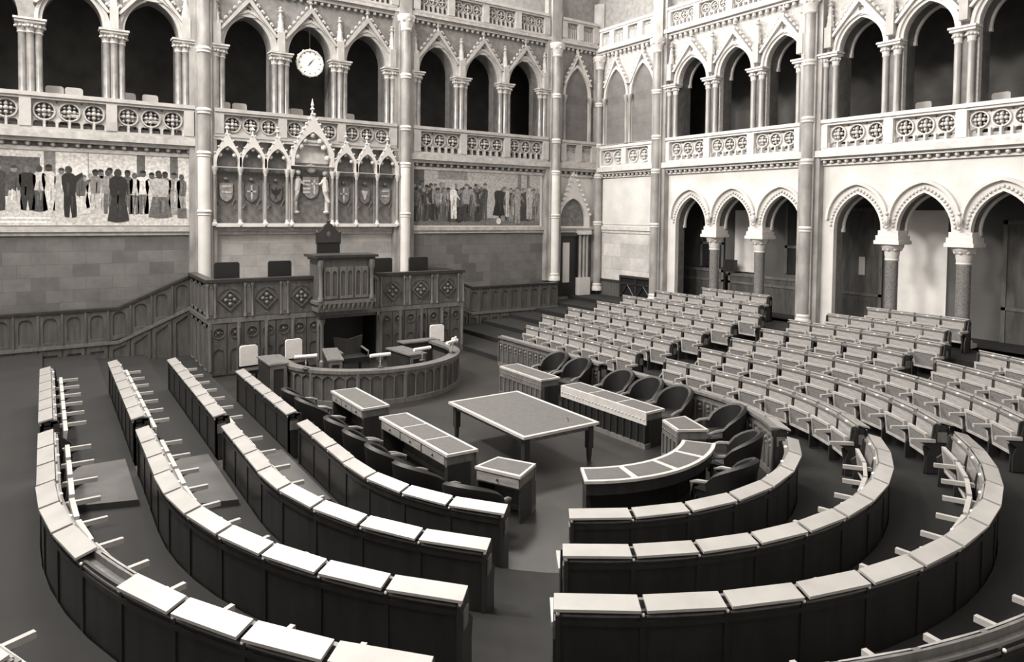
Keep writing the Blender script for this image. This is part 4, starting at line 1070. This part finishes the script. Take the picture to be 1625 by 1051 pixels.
def make_bench_desk(name, quad, h, insets, label, front, flip=1, drawers=2, dark_front=False, back_top=None):
    """desk given by its four top corners (world, counter-clockwise: back0, back1, front1, front0);
       the front edge (carved) faces the middle of the floor, the open back has drawers"""
    cx = sum(p[0] for p in quad)/4; cy = sum(p[1] for p in quad)/4
    q = [(p[0]-cx, p[1]-cy) for p in quad]
    root = thing(name, (cx, cy, 0), 0, label, 'desk')
    def lerp(a, c, t): return (a[0]+(c[0]-a[0])*t, a[1]+(c[1]-a[1])*t)
    def quadat(u0, u1, v0, v1):
        f = lambda u, v: lerp(lerp(q[0], q[1], u), lerp(q[3], q[2], u), v)
        return [f(u0, v0), f(u1, v0), f(u1, v1), f(u0, v1)]
    L = math.hypot(q[1][0]-q[0][0], q[1][1]-q[0][1]); Wd = math.hypot(q[3][0]-q[0][0], q[3][1]-q[0][1])
    b = MB(); b.prism(quadat(0, 1, 0, 1), h-.045, h); b.build('top', M_TRIMW, root)
    m_ = .06/Wd; ml = .05/L
    for i in range(insets):
        a = i/insets; c = (i+1)/insets
        b = MB(); b.prism(quadat(a+(ml if i == 0 else ml*.5), c-(ml if i == insets-1 else ml*.5), m_, 1-m_), h, h+.004); b.build('leather_inset', M_BAIZE, root)
    b = MB(); b.prism(quadat(.02, .98, .05, .95), h-.24, h-.045); b.build('drawer_case', M_WOODM, root)
    for i in range(drawers):
        a = .03+.94*i/drawers; c = .03+.94*(i+1)/drawers
        b = MB(); b.prism(quadat(a+.01, c-.01, .02, .06), h-.21, h-.07); d_ = b.build('drawer', M_SEAT, root)
        kx, ky = quadat((a+c)/2, (a+c)/2, .0, .0)[0]; b = MB(); b.ball(kx, ky, h-.14, .02, 6); b.build('knob', M_IRON, d_)
    b = MB(); b.prism(quadat(.01, .99, .78, .96), .1, h-.2); b.build('front_board', M_BLACK if dark_front else M_WOOD, root)
    b = MB(); b.prism(quadat(.0, 1, .74, 1.02), 0, .1); b.build('plinth', M_WOODM, root)
    for a, c in ((0.01, .05), (.95, .99)):
        b = MB(); b.prism(quadat(a, c, .06, .8), 0, h-.2); b.build('side_panel', M_WOODD, root)
    # carved arcade on the front
    b = MB(); n = max(3, int(L/.2))
    for i in range(n+1):
        p = quadat(i/n*.97+.015, i/n*.97+.015, .985, .985)[0]; b.lathe([(.022, .1), (.022, h-.27)], p[0], p[1], 6)
    b.build('carved_mullion', M_WOODD if dark_front else M_WOODM, root)
    b = MB(); p = quadat(0, 1, .94, 1.0); b.prism(p, h-.27, h-.045)
    for i in range(n*2):
        t = (i+.5)/(n*2); k = quadat(t, t, 1.0, 1.0)[0]; b.ball(k[0], k[1], h-.16, .022, 6)
    b.build('carved_frieze', M_TRIMW if dark_front else M_WOODM, root)
    return root
make_bench_desk('drawer_desk', [(5.46, 15.58), (5.5, 13.74), (6.13, 13.76), (6.08, 15.55)], .78, 1, 'short plain-topped drawer desk at the left near the bow-fronted bench', 1, drawers=3)
make_bench_desk('drawer_desk', [(5.58, 13.06), (5.66, 10.34), (6.28, 10.32), (6.2, 13.04)], .78, 3, 'long drawer desk with three leather panels, left of the centre table', 1, drawers=3)
make_bench_desk('pedestal_desk', [(5.8, 9.64), (6.17, 8.86), (6.72, 9.2), (6.37, 9.82)], .78, 1, 'small tapered pedestal desk with one leather panel, near end of the left row', 1, drawers=1)
make_bench_desk('carved_desk', [(10.86, 13.86), (10.86, 15.78), (10.24, 15.76), (10.26, 13.88)], .78, 1, 'carved dark-topped desk at the right near the bow-fronted bench', 1, drawers=3)
make_bench_desk('carved_desk', [(11.0, 10.4), (10.96, 13.19), (10.35, 13.19), (10.42, 10.38)], .78, 3, 'long pale-topped desk with dark tracery front, right of the centre table', 1, drawers=3, dark_front=True)
make_bench_desk('pedestal_desk', [(10.65, 8.92), (10.96, 9.8), (10.36, 9.86), (10.1, 9.22)], .78, 1, 'small tapered desk with carved front, near end of the right row', 1, drawers=1)
# curved desk
root = thing('curved_desk', (8.42, 10.5, 0), 0, 'curved desk with four leather panels closing the near side of the ring', 'desk')
def arcpoly(r0, r1, a0, a1, n=8): return [(r1*math.cos(a0+(a1-a0)*i/n), r1*math.sin(a0+(a1-a0)*i/n)) for i in range(n+1)]+[(r0*math.cos(a1-(a1-a0)*i/n), r0*math.sin(a1-(a1-a0)*i/n)) for i in range(n+1)]
a0, a1 = R(237), R(307)
def arcslab(b, r0, r1, A0, A1, z0, z1, n=12):
    for i in range(n):
        b.prism(arcpoly(r0, r1, A0+(A1-A0)*i/n, A0+(A1-A0)*(i+1)/n, 1), z0, z1)
b = MB(); arcslab(b, 2.18, 2.78, a0, a1, .735, .78); b.build('top', M_TRIMW, root)
for i in range(4):
    g0 = a0+(a1-a0)*i/4+R(1.2); g1 = a0+(a1-a0)*(i+1)/4-R(1.2)
    b = MB(); arcslab(b, 2.25, 2.71, g0, g1, .78, .784, 4); b.build('leather_inset', M_BAIZE, root)
b = MB(); arcslab(b, 2.22, 2.74, a0+R(.6), a1-R(.6), .54, .735); b.build('drawer_case', M_WOODD, root)
b = MB(); arcslab(b, 2.24, 2.4, a0+R(1), a1-R(1), 0, .54); arcslab(b, 2.38, 2.62, a0+R(1), a0+R(2.5), 0, .54, 1); arcslab(b, 2.38, 2.62, a1-R(2.5), a1-R(1), 0, .54, 1); b.build('front_board', M_BLACK, root)
b = MB(); arcslab(b, 2.16, 2.22, a0+R(1), a1-R(1), .1, .6)
b.build('carved_front', M_WOOD, root)

# =================================================================== ARMCHAIRS
def make_tub():
    root = thing('armchair', (0, 0, 0), 0, '-', 'armchair')
    b = MB(); n = 14; vs = []; ro, ri = .45, .35
    for i in range(n+1):
        a = R(-20)+R(220)*i/n; f_ = math.sin(max(0, min(PI, (a+R(20))/R(220)*PI)))
        zt = .62+.4*f_**.7
        for r_ in (ro, ri):
            for z in (.38, zt): vs.append((r_*math.cos(a)*(.94+.1*(z > .5)), r_*math.sin(a)*(.94+.16*(z > .5)), z))
        vs.append(((ro+ri)/2*math.cos(a)*1.04, (ro+ri)/2*math.sin(a)*1.1, zt+.035))
    fs = []
    for i in range(n):
        o = 5*i; p = 5*(i+1)
        fs += [(o, p, p+1, o+1), (o+1, p+1, p+4, o+4), (o+4, p+4, p+3, o+3), (o+3, p+3, p+2, o+2), (o, o+2, p+2, p)]
    fs += [(0, 1, 4, 3, 2), (5*n, 5*n+2, 5*n+3, 5*n+4, 5*n+1)]
    b.add(vs, fs); b.build('backrest', M_LEATHER, root)
    b = MB(); b.lathe([(.02, .5), (.28, .5), (.36, .47), (.37, .36), (.3, .32)], 0, -.02, 20); b.box(-.34, .34, -.42, 0, .33, .46); b.build('seat', M_LEATHER, root)
    for sx in (-1, 1):
        b = MB(); b.tube([(sx*.4, -.12, .64), (sx*.42, -.3, .62), (sx*.41, -.42, .58), (sx*.4, -.42, .35)], [.04, .04, .035, .03], 8); b.build('arm', M_WOODM, root)
        for y in (-.38, .28):
            b = MB(); b.tube([(sx*.34, y, .36), (sx*.35, y, .15), (sx*.37, y+(.06 if y > 0 else -.03), 0)], [.035, .025, .02], 6); b.build('leg', M_WOODD, root)
    return root
tub = make_tub(); used = False
lt = [((4.75, 15.3), 'in front of the far left desk row, farther one'), ((4.78, 14.4), 'in front of the far left desk row, nearer one'), ((4.82, 12.7), 'in front of the near left desk row, farthest'), ((4.84, 11.75), 'in front of the near left desk row, second'), ((4.88, 10.8), 'in front of the near left desk row, third'), ((4.95, 9.85), 'in front of the near left desk row, fourth'), ((5.25, 8.75), 'beside the small tapered pedestal desk')]
for (x, y), n_ in lt:
    a = math.atan2(10.9-y if y < 10 else 0, 8.4-x)   # faces the table
    place(tub, used, (x, y, 0), a+PI/2, 'dark armchair on the left, '+n_, 'armchair', 'leather armchairs round the floor'); used = True
rt = [((11.75, 15.4), 'farthest, behind the carved dark-topped desk'), ((11.78, 14.45), 'second, behind the carved dark-topped desk'), ((11.72, 12.75), 'farthest behind the long pale-topped desk'), ((11.75, 11.8), 'middle one behind the long pale-topped desk'), ((11.68, 10.85), 'nearest behind the long pale-topped desk'), ((11.5, 9.3), 'behind the small tapered right desk'), ((10.4, 8.1), 'lying low against the near curved desk row')]
for (x, y), n_ in rt:
    a = math.atan2((10.9-y) if y < 10 else 0, 8.4-x)
    place(tub, True, (x, y, 0), a+PI/2, 'dark armchair on the right, '+n_, 'armchair', 'leather armchairs round the floor')
for t_, (x, y), n_ in ((1, (9.2, 7.3), 'just showing over the first curved row'),):
    place(tub, True, (x, y, 0), math.atan2(10.9-y, 8.4-x)+PI/2, 'dark rounded armchair near the curved desk, '+n_, 'armchair', 'leather armchairs round the floor')

# =================================================================== DESK ROWS AND FOLDING SEATS
def P(s, rb, r):
    """point at path station s (arc length measured at radius rb) on the horseshoe of radius r"""
    if s < 0: return Vector((CX0-r, CY0-s, 0))
    if s > PI*rb: return Vector((CX0+r, CY0+(s-PI*rb), 0))
    t = s/rb; return Vector((CX0-r*math.cos(t), CY0-r*math.sin(t), 0))
def LY(y): return -(y-CY0)
def RY(rb, y): return PI*rb+(y-CY0)
def TH_(rb, d): return R(d)*rb
seat_proto = None
def make_seat():
    """local: x along the row, -y towards the middle of the hall, origin on the tier floor under the desk line"""
    root = thing('folding_seat', (0, 0, 0), 0, '-', 'seat')
    w = .345
    b = MB()
    b.add([(-w, -.23, .5), (w, -.23, .5), (w, -.27, .5), (-w, -.27, .5), (-w, -.2, .93), (w, -.2, .93), (w, -.235, .93), (-w, -.235, .93)], [(0, 1, 2, 3), (4, 5, 6, 7), (0, 1, 5, 4), (3, 2, 6, 7), (0, 3, 7, 4), (1, 2, 6, 5)])
    b.build('backrest', M_SEAT, root)
    # seat folded up
    def tilt(b): b.v = [(x, -.33-.055*((z-.28)/.44)+y, z) for x, y, z in b.v]
    b = MB(); z0, z1 = .27, .71; w = .335
    b.slab([(-w, z0), (w, z0), (w, z1), (-w, z1)], [[(-w+.05, z0+.05), (w-.05, z0+.05), (w-.05, z1-.05), (-w+.05, z1-.05)]], -.03, .03); tilt(b)
    st_ = b.build('seat', M_SEATF, root)
    b = MB(); b.box(-w+.045, w-.045, -.012, .012, z0+.045, z1-.045); tilt(b); b.build('seat_pad', M_CANE, st_)
    b = MB(); b.box(.38, .435, -.71, -.28, .58, .64); b.build('armrest', M_ARM, root)
    b = MB()
    b.v = []
    pr = [(-.2, .02), (-.42, .02), (-.42, .3), (-.36, .45), (-.5, .56), (-.66, .6), (-.3, .6), (-.24, .9), (-.2, .9)]
    n = len(pr); b.add([(x, p[0], p[1]) for x in (.39, .42) for p in pr], [list(range(n)), list(range(n, 2*n))]+[(i, (i+1) % n, n+(i+1) % n, n+i) for i in range(n)])
    b.build('divider', M_WOODD, root)
    return root
seat_proto = make_seat(); seat_used = [False]
rown = {1: 'first', 2: 'second', 3: 'third', 4: 'fourth', 5: 'fifth', 6: 'sixth', 7: 'seventh', 8: 'last'}
def build_row(k, s0, s1, block, blocklabel, from_end=False, noflap=(), carved=False, flaps=True, seats=True, pitch=.815):
    rb = rk(k); zf = tz(k); zd = .95+.16*(k-1)
    n = max(1, round((s1-s0)/pitch))
    ss = [s0+(s1-s0)*i/n for i in range(n+1)]
    vis = [i for i in range(n) if inview(P((ss[i]+ss[i+1])/2, rb, rb-.2)+Vector((0, 0, zd-.2)), 70)]
    if not vis: return
    i0, i1 = min(vis), max(vis)+1
    org = P((ss[i0]+ss[i1])/2, rb, rb); org.z = zf
    root = thing('desk_row', org, 0, '-', 'desk row')
    root['label'] = '%s curved oak desk row of the %s' % (rown[k], blocklabel) if block in ('LN', 'BM', 'ML') else '%s oak desk row of the %s' % (rown[k], blocklabel)
    def L(p, z): return (p.x-org.x, p.y-org.y, z-zf)
    def strip(b, r0, r1, z0, z1, sub=3, a=None, e=None):
        sa, se = ss[i0] if a is None else a, ss[i1] if e is None else e
        m = max(1, int(round((se-sa)/pitch*sub)))
        for j in range(m):
            u, v = sa+(se-sa)*j/m, sa+(se-sa)*(j+1)/m
            q = [P(u, rb, r0), P(v, rb, r0), P(v, rb, r1), P(u, rb, r1)]
            b.add([L(p, z0) for p in q]+[L(p, z1) for p in q], [(0, 1, 2, 3), (4, 5, 6, 7), (0, 1, 5, 4), (2, 3, 7, 6)]+([(0, 3, 7, 4)] if j == 0 else [])+([(1, 2, 6, 5)] if j == m-1 else []))
    b = MB(); strip(b, rb-.08, rb-.05, zf-.15, zd-.06)
    b.build('back_panel', M_BACK, root)
    b = MB()
    for i in range(i0, i1+1):
        c = max(ss[i0]+.03, min(ss[i1]-.03, ss[i])); strip(b, rb-.05, rb-.035, zf-.12, zd-.1, 1, c-.03, c+.03)
    strip(b, rb-.05, rb-.035, zf-.12, zf-.02); strip(b, rb-.05, rb-.03, zd-.2, zd-.15)
    b.build('panel_frame', M_BACK, root)
    b = MB(); strip(b, rb-.18, rb-.04, zd-.12, zd-.1); strip(b, rb-.21, rb-.17, zd-.14, zd-.02)
    b.build('shelf', M_WOODM, root)
    b = MB(); strip(b, rb-.262, rb-.2, zd-.09, zd-.05); b.build('ledge', M_WOODM, root)
    for i in range(i0, i1):
        if i in noflap or not flaps: continue
        g = .028
        u, v = ss[i]+(g if i else -.02), ss[i+1]-(g if i < n-1 else -.02)
        # straight leaf cut as a chord
        c = P((u+v)/2, rb, rb); ta = (P(v, rb, rb)-P(u, rb, rb)); wl = ta.length/2; ta.normalize(); nr = Vector((-ta.y, ta.x, 0))
        if (Vector((CX0, max(CY0, c.y), 0))-c).dot(nr) < 0: nr = -nr
        q = [c-ta*wl, c+ta*wl, c+ta*(wl*(1-.19/rb if 0 < ss[i] < PI*rb else 1))+nr*.2, c-ta*(wl*(1-.19/rb if 0 < ss[i] < PI*rb else 1))+nr*.2]
        zz = [zd-.025, zd-.025, zd+.02, zd+.02]
        b = MB(); b.add([L(p, z-.028) for p, z in zip(q, zz)]+[L(p, z) for p, z in zip(q, zz)], [(0, 1, 2, 3), (4, 5, 6, 7), (0, 1, 5, 4), (1, 2, 6, 5), (2, 3, 7, 6), (3, 0, 4, 7)])
        b.build('desk_leaf', M_FLAP, root)
        kq = L(P((ss[i]+ss[i+1])/2, rb, rb-.235), zd); b = MB(); b.lathe([(.035, kq[2]-.05), (.035, kq[2]-.035), (.012, kq[2]-.022)], kq[0], kq[1], 8); b.build('inkwell_cap', M_CAP, root)
    for i in range(i0, i1+1):
        c = max(s0+.02, min(s1-.02, ss[i]))
        p = P(c, rb, rb-.035); d_ = P(c, rb, rb-.1)-p; d_.normalize()
        b = MB(); q = L(p, zd-.09); b.ball(q[0], q[1], q[2], .018, 8); b.build('leaf_bracket', M_CAP, root)
    # end boards
    for sE, sg in ((ss[i0], 1), (ss[i1], -1)):
        if (sE == ss[i0] and i0 > 0) or (sE == ss[i1] and i1 < n): continue
        pr = [(.0, -.02), (.0, .84), (-.04, .89), (-.24, .915), (-.27, .89), (-.3, .62), (-.44, .5), (-.4, .3), (-.42, -.0)]
        if k == 1: pr = [(.0, 0), (.0, .84), (-.04, .89), (-.24, .915), (-.3, .89), (-.3, 0)]
        vs = []
        for off in (0, .045):
            s_ = sE+sg*(off-.0)
            for dr, z in pr: vs.append(L(P(s_, rb, rb+dr-.02), zf+z))
        m = len(pr)
        b = MB(); b.add(vs, [list(range(m)), list(range(m, 2*m))]+[(i, (i+1) % m, m+(i+1) % m, m+i) for i in range(m)])
        e_ = b.build('end_board', M_WOODD, root)
        c0 = L(P(sE-sg*.002, rb, rb-.15), zf+.68); c1 = L(P(sE-sg*.002, rb, rb-.25), zf+.68)
        tdir = (Vector(c1)-Vector(c0)).normalized(); b = MB()
        nrm = P(sE, rb, rb)-P(sE+sg*.1, rb, rb); nrm.normalize()
        C_ = Vector(c0)
        q = [C_+tdir*a_+Vector((0, 0, z_))+nrm*w_ for w_ in (0, .015) for a_, z_ in ((-.08, -.09), (.08, -.09), (.08, .09), (-.08, .09))]
        b.add(q, [(0, 1, 2, 3), (4, 5, 6, 7), (0, 1, 5, 4), (1, 2, 6, 5), (2, 3, 7, 6), (3, 0, 4, 7)])
        b.build('carved_square', M_WOODM, e_)
    if carved:
        b = MB(); strip(b, rb-.3, rb-.26, 0.02, zd-.05, 4); b.build('carved_front', M_WOOD, root)
        b = MB(); strip(b, rb-.34, rb-.2, zd-.06, zd-.0, 4); strip(b, rb-.32, rb-.3, zd-.2, zd-.16, 4); strip(b, rb-.34, rb-.3, .0, .12, 4)
        nn_ = (i1-i0)*3
        for j in range(nn_+1):
            s_ = ss[i0]+(ss[i1]-ss[i0])*j/nn_; p = L(P(s_, rb, rb-.315), 0)
            b.lathe([(.025, .12-zf+zf), (.025, .76)], p[0], p[1], 6)
            if j < nn_:
                p = L(P(s_+(ss[i1]-ss[i0])/nn_/2, rb, rb-.31), 0)
                b.ball(p[0], p[1], .66, .045, 6); b.ball(p[0], p[1], .56, .03, 6)
        b.build('front_tracery', M_WOODM, root)
    if seats and k > 1:
        for i in range(i0, i1):
            if i in noflap and k == 4: pass
            mid = (ss[i]+ss[i+1])/2
            c = P(mid, rb, rb); t_ = P(mid+.05, rb, rb)-P(mid-.05, rb, rb); ang = math.atan2(t_.y, t_.x)
            num = (n-1-i) if from_end else i
            r_ = place(seat_proto, seat_used[0], (c.x, c.y, zf), ang+PI, 'folding oak seat, %s from %s, %s row, %s' % (ORD[min(num, 13)], ENDN[block], rown[k], blocklabel), 'seat', 'folding seats')
            seat_used[0] = True
ENDN = dict(LB='side aisle', LN='side aisle', BM='centre aisle', ML='right-hand stair', MR='far aisle', FR='near aisle')
LBn, LNn, BMn = 'far left block', 'near left block', 'bottom centre block'
MRn, FRn, MLn = 'right block', 'far right block', 'right edge block'
for k, yf in ((1, 18.1), (2, 19.6), (3, 19.2), (4, 18.3)):
    build_row(k, LY(yf), LY(13.72), 'LB', LBn, from_end=True)
for k in (1, 2, 3, 4, 5):
    rb = rk(k); build_row(k, LY(13.0), TH_(rb, 48.2)-.45, 'LN', LNn, noflap=(6,) if k == 4 else ())
for k in (1, 2, 3, 4):
    rb = rk(k); build_row(k, TH_(rb, 48.2)+.45, TH_(rb, 132.5), 'BM', BMn, flaps=(k != 4))
for k in range(1, 9):
    rb = rk(k); a = TH_(rb, 132.5)+.62
    if k <= 4: build_row(k, a, RY(rb, 12.95), 'MR', MRn, from_end=True, carved=(k == 1))
    elif k <= 6:
        build_row(k, a, TH_(rb, 163.8), 'ML', MLn, from_end=True)
        build_row(k, TH_(rb, 168.6), RY(rb, 12.95), 'MR', MRn, from_end=True)
    elif k == 7: build_row(k, TH_(rb, 172.6), RY(rb, 12.5), 'MR', MRn, from_end=True, pitch=.77)
    else: build_row(k, TH_(rb, 173.7), RY(rb, 12.0), 'MR', MRn, from_end=True, pitch=.77)
for k, yn, yf in ((1, 13.95, 18.9), (2, 13.95, 19.4), (3, 13.95, 20.3), (4, 13.95, 20.5), (5, 13.95, 20.4), (6, 13.95, 20.4), (7, 14.95, 19.9), (8, 15.6, 18.7)):
    rb = rk(k); build_row(k, RY(rb, yn), RY(rb, yf), 'FR', FRn, carved=(k == 1))

# =================================================================== LIGHT
def area(name, loc, rot, sx, sy, e, col=(1, .955, .90), spread=PI):
    l = bpy.data.lights.new(name, 'AREA'); l.shape = 'RECTANGLE'; l.size = sx; l.size_y = sy; l.energy = e; l.color = col; l.spread = spread
    o = bpy.data.objects.new(name, l); COL.objects.link(o); o.location = loc; o.rotation_euler = rot; return o
# tall clerestory windows of the left and the back wall, then two added fill lamps
for y, e in ((4.0, 1900), (12.0, 7000), (20.0, 7000)):
    area('window_light', (XL+.3, y, 20.3), (0, R(-52), 0), 4.0, 4.0, e)
for x, e in ((2.5, 2600), (9.5, 2600), (16.5, 2200)):
    area('window_light', (x, YB-.3, 16.4), (R(-62), 0, 0), 4.5, 4.0, e)
area('ceiling_fill_light', (8.2, 11, ZC-.2), (0, 0, 0), 14, 16, 700)  # added overhead lamp for soft fill
area('rear_fill_light', (12, YF+.3, 15.5), (R(62), 0, 0), 12, 4.5, 250)  # added weak fill lamp on the unseen wall behind the camera
w = bpy.data.worlds.new('world'); sc.world = w; w.use_nodes = True
w.node_tree.nodes['Background'].inputs[0].default_value = (1, .93, .85, 1); w.node_tree.nodes['Background'].inputs[1].default_value = .02
sc.view_settings.view_transform = 'Standard'; sc.view_settings.look = 'None'; sc.view_settings.gamma = 1
sc.view_settings.exposure = 0.0
sc.cycles.max_bounces = 6; sc.cycles.diffuse_bounces = 3; sc.cycles.glossy_bounces = 2; sc.cycles.use_adaptive_sampling = True
